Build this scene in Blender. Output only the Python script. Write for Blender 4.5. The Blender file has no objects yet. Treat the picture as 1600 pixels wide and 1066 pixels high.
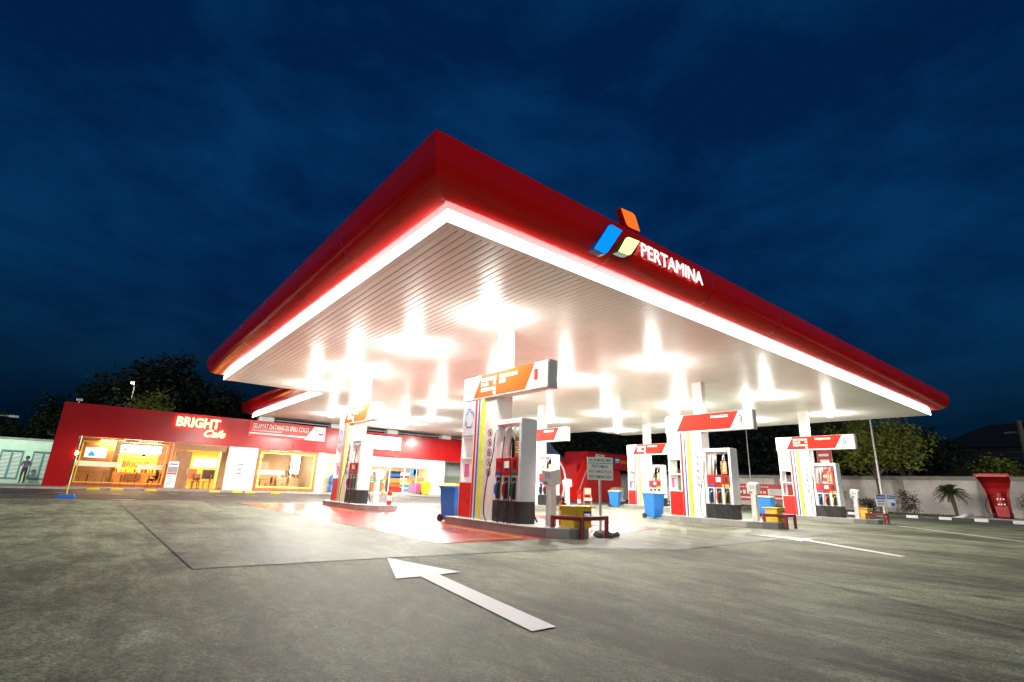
import bpy, bmesh, math, random
from mathutils import Vector, Matrix
R = math.radians
rnd = random.Random(7)
C = bpy.context.scene.collection
S = bpy.context.scene

# ------------------------------------------------------------------ camera
cam_d = bpy.data.cameras.new('camera'); cam = bpy.data.objects.new('camera', cam_d); C.objects.link(cam)
FW = Vector((0.5937045, 0.75506194, 0.27820216)); RT = Vector((0.77905781, -0.6259067, 0.03619024)); UP = Vector((-0.20145447, -0.19524926, 0.95984052))
cam.matrix_world = Matrix(((RT.x, UP.x, -FW.x, 0), (RT.y, UP.y, -FW.y, 0), (RT.z, UP.z, -FW.z, 1.0), (0, 0, 0, 1)))
cam_d.sensor_width = 36; cam_d.lens = 785.3 / 1600 * 36; cam_d.clip_end = 2000; cam_d.clip_start = 0.05
S.camera = cam

# ------------------------------------------------------------------ dusk sky, exposure
S.view_settings.view_transform = 'Standard'; S.view_settings.look = 'None'
S.view_settings.exposure = 0; S.view_settings.gamma = 1
S.cycles.use_denoising = True
S.cycles.sample_clamp_indirect = 6
S.cycles.max_bounces = 8
S.cycles.caustics_reflective = False; S.cycles.caustics_refractive = False
W = bpy.data.worlds.new('World'); S.world = W; W.use_nodes = True
nt = W.node_tree; nd = nt.nodes; lk = nt.links
bg = nd['Background']
sky = nd.new('ShaderNodeTexSky'); sky.sky_type = 'NISHITA'; sky.sun_disc = False
SUN_EL, SUN_ROT = R(-3.0), R(214)
sky.sun_elevation = SUN_EL; sky.sun_rotation = SUN_ROT; sky.ozone_density = 4; sky.air_density = 1; sky.dust_density = .5
SKY_K = 1.0
# thin night cloud: one fractal noise laid over the dome, lightening and darkening the blue
tc = nd.new('ShaderNodeTexCoord'); mp = nd.new('ShaderNodeMapping'); mp.inputs['Scale'].default_value = (1.6, 1.6, 3.2)
n1 = nd.new('ShaderNodeTexNoise'); n1.inputs['Scale'].default_value = 2.3; n1.inputs['Detail'].default_value = 9; n1.inputs['Roughness'].default_value = .60; n1.inputs['Distortion'].default_value = .25
lk.new(tc.outputs['Generated'], mp.inputs['Vector']); lk.new(mp.outputs[0], n1.inputs['Vector'])
rp = nd.new('ShaderNodeValToRGB'); rp.color_ramp.elements[0].position = .40; rp.color_ramp.elements[1].position = .64
rp.color_ramp.elements[0].color = (.50, .66, .76, 1); rp.color_ramp.elements[1].color = (1.6, 1.36, 1.26, 1)
lk.new(n1.outputs['Fac'], rp.inputs['Fac'])
mul = nd.new('ShaderNodeMix'); mul.data_type = 'RGBA'; mul.blend_type = 'MULTIPLY'; mul.inputs['Factor'].default_value = 1
lk.new(sky.outputs[0], mul.inputs[6]); lk.new(rp.outputs[0], mul.inputs[7])
tint = nd.new('ShaderNodeMix'); tint.data_type = 'RGBA'; tint.blend_type = 'MULTIPLY'; tint.inputs['Factor'].default_value = 1
lk.new(mul.outputs[2], tint.inputs[6]); tint.inputs[7].default_value = (.08, 1.35, 1.12, 1)
lift = nd.new('ShaderNodeMix'); lift.data_type = 'RGBA'; lift.blend_type = 'ADD'; lift.inputs['Factor'].default_value = 1
lk.new(tint.outputs[2], lift.inputs[6]); lk.new(rp.outputs[0], lift.inputs[7])
cl = nd.new('ShaderNodeMix'); cl.data_type = 'RGBA'; cl.blend_type = 'MULTIPLY'; cl.inputs['Factor'].default_value = 1
lk.new(rp.outputs[0], cl.inputs[6]); cl.inputs[7].default_value = (.0, .0055, .020, 1); lk.new(cl.outputs[2], lift.inputs[7])
lk.new(lift.outputs[2], bg.inputs['Color']); bg.inputs['Strength'].default_value = SKY_K

# added behind camera to brighten the fascia: one weak, very soft, very low sun
sl = bpy.data.lights.new('fill_sun', 'SUN'); sl.energy = 1.35; sl.angle = R(35); sl.color = (1, .93, .84)
so = bpy.data.objects.new('fill_sun', sl); C.objects.link(so)
so.rotation_euler = Vector((math.sin(SUN_ROT) * -1, math.cos(SUN_ROT) * -1, -math.tan(R(2.5)))).to_track_quat('-Z', 'Y').to_euler()
LAMP_W = 690          # each canopy lamp
LED_E = 8.5           # canopy light strip

# ------------------------------------------------------------------ materials
def nmat(name):
    m = bpy.data.materials.new(name); m.use_nodes = True
    return m, m.node_tree.nodes, m.node_tree.links, m.node_tree.nodes['Principled BSDF']
def mat(name, col, rough=.5, metal=0., var=.12, scale=4., bump=0., emit=0., ecol=None, coat=0., spec=.5, bscale=None):
    m, n, l, p = nmat(name)
    t = n.new('ShaderNodeTexCoord'); nz = n.new('ShaderNodeTexNoise'); nz.inputs['Scale'].default_value = scale; nz.inputs['Detail'].default_value = 6; nz.inputs['Roughness'].default_value = .65
    l.new(t.outputs['Object'], nz.inputs['Vector'])
    r = n.new('ShaderNodeValToRGB'); r.color_ramp.elements[0].position = .3; r.color_ramp.elements[1].position = .7
    r.color_ramp.elements[0].color = tuple(max(0, c * (1 - var)) for c in col) + (1,)
    r.color_ramp.elements[1].color = tuple(min(1, c * (1 + var)) for c in col) + (1,)
    l.new(nz.outputs['Fac'], r.inputs['Fac']); l.new(r.outputs[0], p.inputs['Base Color'])
    rr = n.new('ShaderNodeMapRange'); rr.inputs['To Min'].default_value = max(.02, rough - .06); rr.inputs['To Max'].default_value = min(1, rough + .08)
    l.new(nz.outputs['Fac'], rr.inputs['Value']); l.new(rr.outputs[0], p.inputs['Roughness'])
    p.inputs['Metallic'].default_value = metal; p.inputs['Coat Weight'].default_value = coat; p.inputs['Specular IOR Level'].default_value = spec
    if bump:
        b = n.new('ShaderNodeBump'); b.inputs['Strength'].default_value = bump; b.inputs['Distance'].default_value = .02
        nb = n.new('ShaderNodeTexNoise'); nb.inputs['Scale'].default_value = bscale or scale * 6; nb.inputs['Detail'].default_value = 5
        l.new(t.outputs['Object'], nb.inputs['Vector']); l.new(nb.outputs['Fac'], b.inputs['Height']); l.new(b.outputs[0], p.inputs['Normal'])
    if emit:
        p.inputs['Emission Color'].default_value = tuple(ecol or col) + (1,); p.inputs['Emission Strength'].default_value = emit
    return m
def glass(name):
    m, n, l, p = nmat(name); n.remove(p)
    tr = n.new('ShaderNodeBsdfTransparent'); tr.inputs[0].default_value = (.93, .95, .94, 1)
    gl = n.new('ShaderNodeBsdfGlossy'); gl.inputs['Roughness'].default_value = .02
    fr = n.new('ShaderNodeFresnel'); fr.inputs[0].default_value = 1.45
    mx = n.new('ShaderNodeMixShader'); l.new(fr.outputs[0], mx.inputs[0]); l.new(tr.outputs[0], mx.inputs[1]); l.new(gl.outputs[0], mx.inputs[2])
    l.new(mx.outputs[0], n['Material Output'].inputs[0]); return m
def concrete(name, c0, c1, c2, rough, streak=(1, .35)):
    m, n, l, p = nmat(name)
    t = n.new('ShaderNodeTexCoord')
    def noise(sc, de, ro, vec=(1, 1, 1), dist=0.):
        mpn = n.new('ShaderNodeMapping'); mpn.inputs['Scale'].default_value = vec; mpn.inputs['Rotation'].default_value = (0, 0, .5)
        z = n.new('ShaderNodeTexNoise'); z.inputs['Scale'].default_value = sc; z.inputs['Detail'].default_value = de; z.inputs['Roughness'].default_value = ro; z.inputs['Distortion'].default_value = dist
        l.new(t.outputs['Object'], mpn.inputs[0]); l.new(mpn.outputs[0], z.inputs['Vector']); return z
    a = noise(.5, 8, .66, (1, .6, 1), .5); b = noise(2.6, 9, .74, (streak[0], streak[1], 1), .8); c = noise(42, 4, .75); d = noise(8, 8, .8, (1, .7, 1), 1.5); tr = noise(1.5, 6, .7, (1, .10, 1), .3)
    ra = n.new('ShaderNodeValToRGB'); e = ra.color_ramp.elements; e[0].position = .43; e[0].color = c0 + (1,); e[1].position = .585; e[1].color = c2 + (1,)
    k = e.new(.5); k.color = c1 + (1,)
    ad = n.new('ShaderNodeMath'); ad.operation = 'MULTIPLY_ADD'; ad.inputs[1].default_value = .55
    l.new(a.outputs['Fac'], ad.inputs[0]); 
    a2 = n.new('ShaderNodeMath'); a2.operation = 'MULTIPLY'; a2.inputs[1].default_value = .45; l.new(b.outputs['Fac'], a2.inputs[0]); l.new(a2.outputs[0], ad.inputs[2])
    l.new(ad.outputs[0], ra.inputs['Fac'])
    # fine grain and a few dark spots / pale scuffs
    g = n.new('ShaderNodeMapRange'); g.inputs['From Min'].default_value = .38; g.inputs['From Max'].default_value = .62; g.inputs['To Min'].default_value = .50; g.inputs['To Max'].default_value = 1.50; l.new(c.outputs['Fac'], g.inputs['Value'])
    g2 = n.new('ShaderNodeMapRange'); g2.inputs['From Min'].default_value = .36; g2.inputs['From Max'].default_value = .66; g2.inputs['To Min'].default_value = .60; g2.inputs['To Max'].default_value = 1.42; l.new(d.outputs['Fac'], g2.inputs['Value'])
    gm = n.new('ShaderNodeMath'); gm.operation = 'MULTIPLY'; l.new(g.outputs[0], gm.inputs[0]); l.new(g2.outputs[0], gm.inputs[1])
    g3 = n.new('ShaderNodeMapRange'); g3.inputs['From Min'].default_value = .38; g3.inputs['From Max'].default_value = .50; g3.inputs['To Min'].default_value = .72; g3.inputs['To Max'].default_value = 1.05; l.new(tr.outputs['Fac'], g3.inputs['Value'])
    gq = n.new('ShaderNodeMath'); gq.operation = 'MULTIPLY'; l.new(gm.outputs[0], gq.inputs[0]); l.new(g3.outputs[0], gq.inputs[1])
    vo = n.new('ShaderNodeTexVoronoi'); vo.inputs['Scale'].default_value = .75; wv_ = n.new('ShaderNodeMix'); wv_.data_type = 'VECTOR'; wv_.inputs['Factor'].default_value = .06
    l.new(t.outputs['Object'], wv_.inputs[4]); l.new(d.outputs['Color'], wv_.inputs[5]); l.new(wv_.outputs[1], vo.inputs['Vector'])
    g4 = n.new('ShaderNodeMapRange'); g4.inputs['From Min'].default_value = .05; g4.inputs['From Max'].default_value = .16; g4.inputs['To Min'].default_value = .55; g4.inputs['To Max'].default_value = 1; l.new(vo.outputs['Distance'], g4.inputs['Value'])
    gr = n.new('ShaderNodeMath'); gr.operation = 'MULTIPLY'; l.new(gq.outputs[0], gr.inputs[0]); l.new(g4.outputs[0], gr.inputs[1]); gq = gr
    mx = n.new('ShaderNodeMix'); mx.data_type = 'RGBA'; mx.blend_type = 'MULTIPLY'; mx.inputs['Factor'].default_value = 1
    l.new(ra.outputs[0], mx.inputs[6]); l.new(gq.outputs[0], mx.inputs[7]); l.new(mx.outputs[2], p.inputs['Base Color'])
    rr = n.new('ShaderNodeMapRange'); rr.inputs['To Min'].default_value = rough - .12; rr.inputs['To Max'].default_value = rough + .12; l.new(b.outputs['Fac'], rr.inputs['Value']); l.new(rr.outputs[0], p.inputs['Roughness'])
    p.inputs['Specular IOR Level'].default_value = .22
    bp = n.new('ShaderNodeBump'); bp.inputs['Strength'].default_value = .5; bp.inputs['Distance'].default_value = .004
    hs = n.new('ShaderNodeMath'); hs.operation = 'ADD'; l.new(c.outputs['Fac'], hs.inputs[0]); l.new(d.outputs['Fac'], hs.inputs[1]); l.new(hs.outputs[0], bp.inputs['Height']); l.new(bp.outputs[0], p.inputs['Normal'])
    return m
def worn_paint(name, col, under, lo, hi, rough):
    m, n, l, p = nmat(name)
    t = n.new('ShaderNodeTexCoord')
    z = n.new('ShaderNodeTexNoise'); z.inputs['Scale'].default_value = 1.1; z.inputs['Detail'].default_value = 10; z.inputs['Roughness'].default_value = .72; z.inputs['Distortion'].default_value = .5
    l.new(t.outputs['Object'], z.inputs['Vector'])
    r = n.new('ShaderNodeValToRGB'); r.color_ramp.elements[0].position = lo; r.color_ramp.elements[0].color = under + (1,); r.color_ramp.elements[1].position = hi; r.color_ramp.elements[1].color = col + (1,)
    l.new(z.outputs['Fac'], r.inputs['Fac']); l.new(r.outputs[0], p.inputs['Base Color'])
    rr = n.new('ShaderNodeMapRange'); rr.inputs['To Min'].default_value = rough - .05; rr.inputs['To Max'].default_value = rough + .12; l.new(z.outputs['Fac'], rr.inputs['Value']); l.new(rr.outputs[0], p.inputs['Roughness'])
    return m
def tiles(name, col, mortar, w, h, rough=.5):
    m, n, l, p = nmat(name)
    t = n.new('ShaderNodeTexCoord'); mpn = n.new('ShaderNodeMapping'); mpn.inputs['Rotation'].default_value = (R(90), 0, R(0))
    sp = n.new('ShaderNodeSeparateXYZ'); cb = n.new('ShaderNodeCombineXYZ'); adx = n.new('ShaderNodeMath'); adx.operation = 'ADD'
    l.new(t.outputs['Object'], sp.inputs[0]); l.new(sp.outputs[0], adx.inputs[0]); l.new(sp.outputs[1], adx.inputs[1]); l.new(adx.outputs[0], cb.inputs[0]); l.new(sp.outputs[2], cb.inputs[1])
    b = n.new('ShaderNodeTexBrick'); b.inputs['Scale'].default_value = 1; b.inputs['Brick Width'].default_value = w; b.inputs['Row Height'].default_value = h; b.inputs['Mortar Size'].default_value = .006; b.offset = 0
    b.inputs['Color1'].default_value = tuple(col) + (1,); b.inputs['Color2'].default_value = tuple(c * .8 for c in col) + (1,); b.inputs['Mortar'].default_value = tuple(mortar) + (1,)
    l.new(cb.outputs[0], b.inputs['Vector']); l.new(b.outputs['Color'], p.inputs['Base Color']); p.inputs['Roughness'].default_value = rough
    return m
def leafmat(name, a, b):
    m, n, l, p = nmat(name)
    t = n.new('ShaderNodeTexCoord'); z = n.new('ShaderNodeTexNoise'); z.inputs['Scale'].default_value = 1.3; z.inputs['Detail'].default_value = 6; z.inputs['Roughness'].default_value = .8
    l.new(t.outputs['Object'], z.inputs['Vector'])
    r = n.new('ShaderNodeValToRGB'); r.color_ramp.elements[0].position = .35; r.color_ramp.elements[0].color = a + (1,); r.color_ramp.elements[1].position = .66; r.color_ramp.elements[1].color = b + (1,)
    l.new(z.outputs['Fac'], r.inputs['Fac']); l.new(r.outputs[0], p.inputs['Base Color']); p.inputs['Roughness'].default_value = .55
    p.inputs['Specular IOR Level'].default_value = .25
    return m

M = {}
M['concrete'] = concrete('concrete_yard', (.092, .102, .062), (.178, .197, .122), (.295, .32, .208), .72)
M['slab'] = concrete('concrete_slab', (.086, .094, .064), (.152, .166, .115), (.235, .255, .185), .60)
M['asphalt'] = concrete('lane_asphalt', (.045, .042, .040), (.075, .070, .066), (.11, .104, .097), .6)
M['pave'] = mat('pavement', (.30, .28, .25), .7, var=.25, scale=3, bump=.2)
M['joint'] = mat('joint_filler', (.07, .07, .06), .9, var=.5, scale=3)
M['arrow'] = worn_paint('road_paint', (.95, .95, .92), (.42, .42, .37), .27, .38, .6)
M['yline'] = worn_paint('yellow_line_paint', (.62, .45, .10), (.30, .26, .2), .35, .5, .45)
M['redfloor'] = worn_paint('red_floor_paint', (.36, .030, .028), (.26, .16, .14), .30, .52, .25)
M['red'] = mat('red_panel', (.66, .007, .006), .15, var=.10, scale=.5, spec=.35)
M['redshop'] = mat('red_shop_panel', (.34, .005, .006), .22, var=.10, scale=.6, spec=.4)
M['redmatt'] = mat('red_painted_metal', (.42, .012, .014), .42, var=.15, scale=6, bump=.05)
M['redpaint'] = mat('red_glossy_sheet', (.55, .010, .008), .28, var=.08)
M['maroon'] = mat('maroon_pipe_paint', (.22, .016, .026), .35, var=.2, scale=9, bump=.1)
M['white'] = mat('white_paint', (.78, .77, .75), .38, var=.05)
M['whitegloss'] = mat('white_soffit', (.80, .80, .76), .33, var=.06, scale=1.2)
M['whitewall'] = mat('white_render', (.66, .65, .61), .8, var=.2, scale=1.2, bump=.15)
M['greywall'] = mat('weathered_wall', (.60, .55, .50), .85, var=.28, scale=.9, bump=.2)
M['coping'] = mat('concrete_coping', (.30, .28, .25), .85, var=.2, scale=2, bump=.2)
M['metal'] = mat('brushed_metal', (.55, .56, .56), .35, metal=.8, var=.1, scale=14)
M['alu'] = mat('grey_cladding', (.66, .70, .70), .4, var=.05, scale=8)
M['greymetal'] = mat('grey_enamel', (.30, .31, .31), .45, var=.1)
M['capgrey'] = mat('end_cap_grey', (.52, .53, .53), .5, var=.06)
M['black'] = mat('black_plastic', (.014, .014, .015), .45, var=.3, scale=12)
M['blackpanel'] = mat('black_enamel', (.022, .022, .024), .32, var=.2, scale=5)
M['rubber'] = mat('black_rubber', (.012, .012, .012), .55, var=.3)
M['blue'] = mat('blue_plastic', (.018, .17, .56), .38, var=.1, bump=.05)
M['bluepaint'] = mat('blue_stripe', (.012, .11, .46), .35)
M['navy'] = mat('navy_sheet', (.02, .05, .22), .4)
M['yellow'] = mat('yellow_plastic', (.72, .55, .02), .4, var=.1)
M['yelpaint'] = mat('yellow_paint', (.66, .47, .03), .45, var=.15, scale=6, bump=.05)
M['lime'] = mat('lime_stripe', (.62, .68, .06), .35)
M['green'] = mat('green_plastic', (.01, .16, .07), .4)
M['orange'] = mat('orange_plastic', (.75, .17, .02), .4)
M['brown'] = mat('orange_card', (.55, .26, .06), .5, var=.2)
M['wood'] = mat('warm_wood', (.34, .15, .05), .45, var=.3, scale=5)
M['darkwood'] = mat('dark_wood', (.10, .045, .02), .45, var=.3, scale=5)
M['cream'] = mat('cream_film', (.75, .66, .45), .6, emit=.25, ecol=(1, .78, .45))
M['beige'] = mat('beige_plaster', (.52, .40, .26), .7, var=.15, scale=2)
M['stonewall'] = tiles('wall_boards', (.30, .19, .10), (.10, .06, .03), .9, .32)
M['floorin'] = mat('cafe_floor', (.35, .22, .12), .25, var=.2)
M['tile'] = tiles('island_tiles', (.27, .255, .23), (.12, .11, .10), .4, .3, .45)
M['islandtop'] = mat('island_top', (.46, .45, .43), .4, var=.18, scale=5)
M['glass'] = glass('window_glass')
M['lamp'] = mat('lamp_lens', (1, .98, .93), .3, emit=60, ecol=(1, .97, .88))
M['led'] = mat('light_strip', (1, 1, 1), .4, emit=LED_E, ecol=(1, .98, .95), var=0)
M['signwhite'] = mat('backlit_white', (.85, .84, .80), .3, emit=.62, ecol=(1, .97, .9), var=.02)
M['signred'] = mat('backlit_red', (.36, .008, .003), .45, emit=.85, ecol=(1, .028, .004), var=.04, spec=.12)
M['signorange'] = mat('backlit_orange', (.62, .06, .006), .3, emit=.85, ecol=(1, .085, .004), var=.04, spec=.12)
M['letters'] = mat('white_letters', (.9, .9, .88), .4, emit=1.15, ecol=(1, 1, .97))
M['sigletter'] = mat('sign_letters', (.9, .88, .82), .4, emit=.55, ecol=(1, .95, .85))
M['litblue'] = mat('lit_blue', (.01, .2, .7), .25, emit=1.0, ecol=(.0, .28, 1.0))
M['litred'] = mat('lit_red', (.8, .1, .02), .25, emit=1.0, ecol=(1.0, .17, .012))
M['litgreen'] = mat('lit_green', (.8, .9, .3), .25, emit=1.6, ecol=(.78, 1.0, .30))
M['neon'] = mat('neon_letters', (1, .8, .5), .4, emit=10, ecol=(1, .40, .085))
M['neonwhite'] = mat('lightbox_white', (1, 1, 1), .4, emit=12, ecol=(1, .96, .88))
M['yneon'] = mat('yellow_neon', (1, .75, .1), .4, emit=4.5, ecol=(1, .62, .06))
M['warmlamp'] = mat('warm_lamp', (1, .8, .5), .4, emit=25, ecol=(1, .70, .34))
M['screen'] = mat('tv_screen', (.8, .9, 1), .2, emit=1.3, ecol=(.85, .93, 1.0), var=.4, scale=4)
M['lcd'] = mat('display_lcd', (.55, .62, .58), .25, emit=.25, ecol=(.8, .95, .85))
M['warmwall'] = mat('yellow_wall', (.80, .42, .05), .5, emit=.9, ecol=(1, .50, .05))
M['ltext'] = mat('dark_lettering', (.05, .06, .12), .5)
M['rtext'] = mat('red_lettering', (.45, .02, .03), .5)
M['gtext'] = mat('green_lettering', (.01, .07, .04), .5)
M['signpale'] = mat('pale_green_sheet', (.58, .70, .62), .45, var=.08)
M['poster'] = mat('pale_poster', (.50, .54, .58), .4, var=.15, scale=3)
M['skin'] = mat('skin', (.30, .15, .09), .55)
M['shirt'] = mat('purple_shirt', (.10, .05, .13), .8)
M['trousers'] = mat('maroon_trousers', (.06, .022, .025), .8)
M['hair'] = mat('dark_hair', (.012, .01, .01), .6)
M['darkcloth'] = mat('black_cloth', (.012, .012, .016), .8)
M['bark'] = mat('bark', (.09, .06, .04), .9, var=.4, scale=7, bump=.5)
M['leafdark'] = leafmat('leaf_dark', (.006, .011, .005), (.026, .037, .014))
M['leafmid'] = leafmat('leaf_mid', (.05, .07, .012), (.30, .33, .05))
M['leafpalm'] = leafmat('leaf_palm', (.02, .035, .012), (.09, .10, .03))
M['leafred'] = leafmat('leaf_reddish', (.04, .03, .02), (.15, .07, .04))
M['grass'] = leafmat('grass', (.02, .04, .01), (.08, .11, .03))
M['teal'] = mat('teal_shutter_frame', (.10, .27, .27), .5)
M['slat'] = mat('pale_slats', (.85, .88, .85), .5)
M['mint'] = mat('pale_mint_wall', (.60, .74, .64), .8, var=.1, scale=1.5, bump=.1)
M['tent'] = mat('blue_grey_canvas', (.12, .17, .23), .7, var=.15)
M['darkroof'] = mat('dark_roof_tiles', (.005, .006, .008), .8, var=.3, scale=3)
M['pole'] = mat('concrete_pole', (.10, .10, .085), .9, var=.25, scale=3)
M['banner'] = mat('red_banner', (.62, .06, .045), .6, var=.1, scale=2)
M['stone'] = mat('broken_concrete', (.20, .19, .175), .9, var=.3, scale=9, bump=.6)
M['shopbright'] = mat('shop_white', (.82, .80, .74), .5, var=.05)
M['galv'] = mat('galvanised_pole', (.48, .48, .45), .45, metal=.5, var=.15)
M['gantry_blue'] = mat('poster_blue', (.05, .22, .60), .4)
M['pink'] = mat('poster_pink', (.62, .12, .30), .4)
M['dimgreen'] = mat('dull_green_panel', (.16, .20, .12), .5)

# ------------------------------------------------------------------ mesh helpers
class MB:
    def __init__(s): s.bm = bmesh.new()
    def face(s, *ps):
        try: return s.bm.faces.new([s.bm.verts.new(p) for p in ps])
        except ValueError: return None
    def box(s, x0, x1, y0, y1, z0, z1, T=None):
        P = [(x0, y0, z0), (x1, y0, z0), (x1, y1, z0), (x0, y1, z0), (x0, y0, z1), (x1, y0, z1), (x1, y1, z1), (x0, y1, z1)]
        if T is not None: P = [T @ Vector(p) for p in P]
        v = [s.bm.verts.new(p) for p in P]
        for f in ((3, 2, 1, 0), (4, 5, 6, 7), (0, 1, 5, 4), (1, 2, 6, 5), (2, 3, 7, 6), (3, 0, 4, 7)): s.bm.faces.new([v[i] for i in f])
        return s
    def frustum(s, b, t, z0, z1):   # b, t = (x0,x1,y0,y1)
        P = [(b[0], b[2], z0), (b[1], b[2], z0), (b[1], b[3], z0), (b[0], b[3], z0), (t[0], t[2], z1), (t[1], t[2], z1), (t[1], t[3], z1), (t[0], t[3], z1)]
        v = [s.bm.verts.new(p) for p in P]
        for f in ((3, 2, 1, 0), (4, 5, 6, 7), (0, 1, 5, 4), (1, 2, 6, 5), (2, 3, 7, 6), (3, 0, 4, 7)): s.bm.faces.new([v[i] for i in f])
        return s
    def tube(s, pts, r, n=8, cap=True):
        pts = [Vector(p) for p in pts]; rs = r if isinstance(r, (list, tuple)) else [r] * len(pts)
        rings = []; prev = None
        for i, p in enumerate(pts):
            d = (pts[min(i + 1, len(pts) - 1)] - pts[max(i - 1, 0)]).normalized()
            if prev is None:
                a = Vector((0, 0, 1)) if abs(d.z) < .9 else Vector((1, 0, 0)); u = d.cross(a).normalized()
            else: u = (prev - d * prev.dot(d)).normalized()
            w = d.cross(u); prev = u
            rings.append([s.bm.verts.new(p + (u * math.cos(t) + w * math.sin(t)) * rs[i]) for t in [2 * math.pi * k / n for k in range(n)]])
        for A, B in zip(rings, rings[1:]):
            for k in range(n): s.bm.faces.new((A[k], A[(k + 1) % n], B[(k + 1) % n], B[k]))
        if cap: s.bm.faces.new(rings[0][::-1]); s.bm.faces.new(rings[-1])
        return s
    def cyl(s, p0, p1, r0, r1=None, n=16): return s.tube([p0, p1], [r0, r0 if r1 is None else r1], n)
    def lathe(s, prof, c=(0, 0, 0), n=20):
        c = Vector(c); rings = []
        for r, z in prof: rings.append([s.bm.verts.new(c + Vector((max(r, 1e-4) * math.cos(2 * math.pi * k / n), max(r, 1e-4) * math.sin(2 * math.pi * k / n), z))) for k in range(n)])
        for A, B in zip(rings, rings[1:]):
            for k in range(n): s.bm.faces.new((A[k], A[(k + 1) % n], B[(k + 1) % n], B[k]))
        s.bm.faces.new(rings[0][::-1]); s.bm.faces.new(rings[-1]); return s
    def prism(s, poly, O, U, V, D):     # polygon in (u,v) swept along vector D
        O, U, V, D = map(Vector, (O, U, V, D))
        a = [s.bm.verts.new(O + U * u + V * v) for u, v in poly]; b = [s.bm.verts.new(O + U * u + V * v + D) for u, v in poly]
        s.bm.faces.new(a[::-1]); s.bm.faces.new(b); n = len(poly)
        for k in range(n): s.bm.faces.new((a[k], a[(k + 1) % n], b[(k + 1) % n], b[k]))
        return s
    def text(s, body, O, U, V, h, width=None, align='L', depth=.004, bold=.0, shear=0):
        cu = bpy.data.curves.new('lettering', 'FONT'); cu.body = body; cu.extrude = 0; cu.offset = bold; cu.shear = shear; cu.resolution_u = 3
        ob = bpy.data.objects.new('lettering', cu); me = ob.to_mesh()
        vs = [v.co.copy() for v in me.vertices]; fs = [tuple(p.vertices) for p in me.polygons]
        ob.to_mesh_clear(); bpy.data.objects.remove(ob); bpy.data.curves.remove(cu)
        if not vs: return s
        x0 = min(v.x for v in vs); x1 = max(v.x for v in vs); y0 = min(v.y for v in vs); y1 = max(v.y for v in vs)
        sy = h / max(y1 - y0, 1e-6); sx = (width / (x1 - x0)) if width else sy
        off = {'L': x0, 'C': (x0 + x1) / 2, 'R': x1}[align]
        O, U, V = Vector(O), Vector(U), Vector(V); N = U.cross(V).normalized()
        new = [s.bm.verts.new(O + U * ((v.x - off) * sx) + V * ((v.y - y0) * sy) + N * depth) for v in vs]
        bk = [s.bm.verts.new(O + U * ((v.x - off) * sx) + V * ((v.y - y0) * sy)) for v in vs]
        ec = {}
        for f in fs:
            try: s.bm.faces.new([new[i] for i in f])
            except ValueError: continue
            for a, b in zip(f, f[1:] + f[:1]): ec[(a, b)] = 1
        for (a, b) in list(ec):
            if (b, a) not in ec:
                try: s.bm.faces.new((new[a], bk[a], bk[b], new[b]))
                except ValueError: pass
        return s
    def build(s, name, m, parent=None, loc=(0, 0, 0), smooth=False, bevel=0., rotz=0):
        s.bm.verts.ensure_lookup_table()
        bmesh.ops.recalc_face_normals(s.bm, faces=s.bm.faces) if not getattr(s, 'keep', False) else None
        if smooth:
            for f in s.bm.faces: f.smooth = True
        me = bpy.data.meshes.new(name); s.bm.to_mesh(me); s.bm.free()
        o = bpy.data.objects.new(name, me); C.objects.link(o)
        for k in (m if isinstance(m, (list, tuple)) else [m]): me.materials.append(M[k])
        o.location = loc; o.rotation_euler.z = rotz
        if parent: o.parent = parent
        if bevel:
            b = o.modifiers.new('bevel', 'BEVEL'); b.width = bevel; b.segments = 2; b.limit_method = 'ANGLE'; b.angle_limit = R(40)
        if smooth and not bevel:
            try: me.set_sharp_from_angle(angle=R(40))
            except Exception: pass
        return o
def tag(o, label=None, cat=None, group=None, kind=None):
    if label: o['label'] = label
    if cat: o['category'] = cat
    if group: o['group'] = group
    if kind: o['kind'] = kind
    return o
def thing(name, label, cat, loc=(0, 0, 0), rotz=0, group=None):
    o = bpy.data.objects.new(name, None); C.objects.link(o); o.location = loc; o.rotation_euler = (0, 0, rotz); o.empty_display_size = .2
    return tag(o, label, cat, group)
def dup(root, loc, rotz=0, label=None, scale=1, group=None):
    r = root.copy(); C.objects.link(r); r.location = loc; r.rotation_euler = (0, 0, rotz); r.scale = (scale,) * 3 if not isinstance(scale, tuple) else scale
    if label: r['label'] = label
    if group: r['group'] = group
    for ch in list(root.children):
        c = ch.copy(); C.objects.link(c); c.parent = r
        for g in list(ch.children):
            d = g.copy(); C.objects.link(d); d.parent = c
    return r
def B(*a): return MB().box(*a)
def bez(pts, n=8):      # Catmull-Rom through points
    pts = [Vector(p) for p in pts]; P = [pts[0] * 2 - pts[1]] + pts + [pts[-1] * 2 - pts[-2]]; out = []
    for i in range(1, len(P) - 2):
        a, b, c, d = P[i - 1:i + 3]
        for k in range(n):
            t = k / n; out.append(.5 * ((2 * b) + (c - a) * t + (2 * a - 5 * b + 4 * c - d) * t * t + (3 * b - a - 3 * c + d) * t ** 3))
    out.append(pts[-1]); return out
NX, NY, UZ = (0, -1, 0), (1, 0, 0), (0, 0, 1)     # text running right on a face that looks to -X / to -Y

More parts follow.
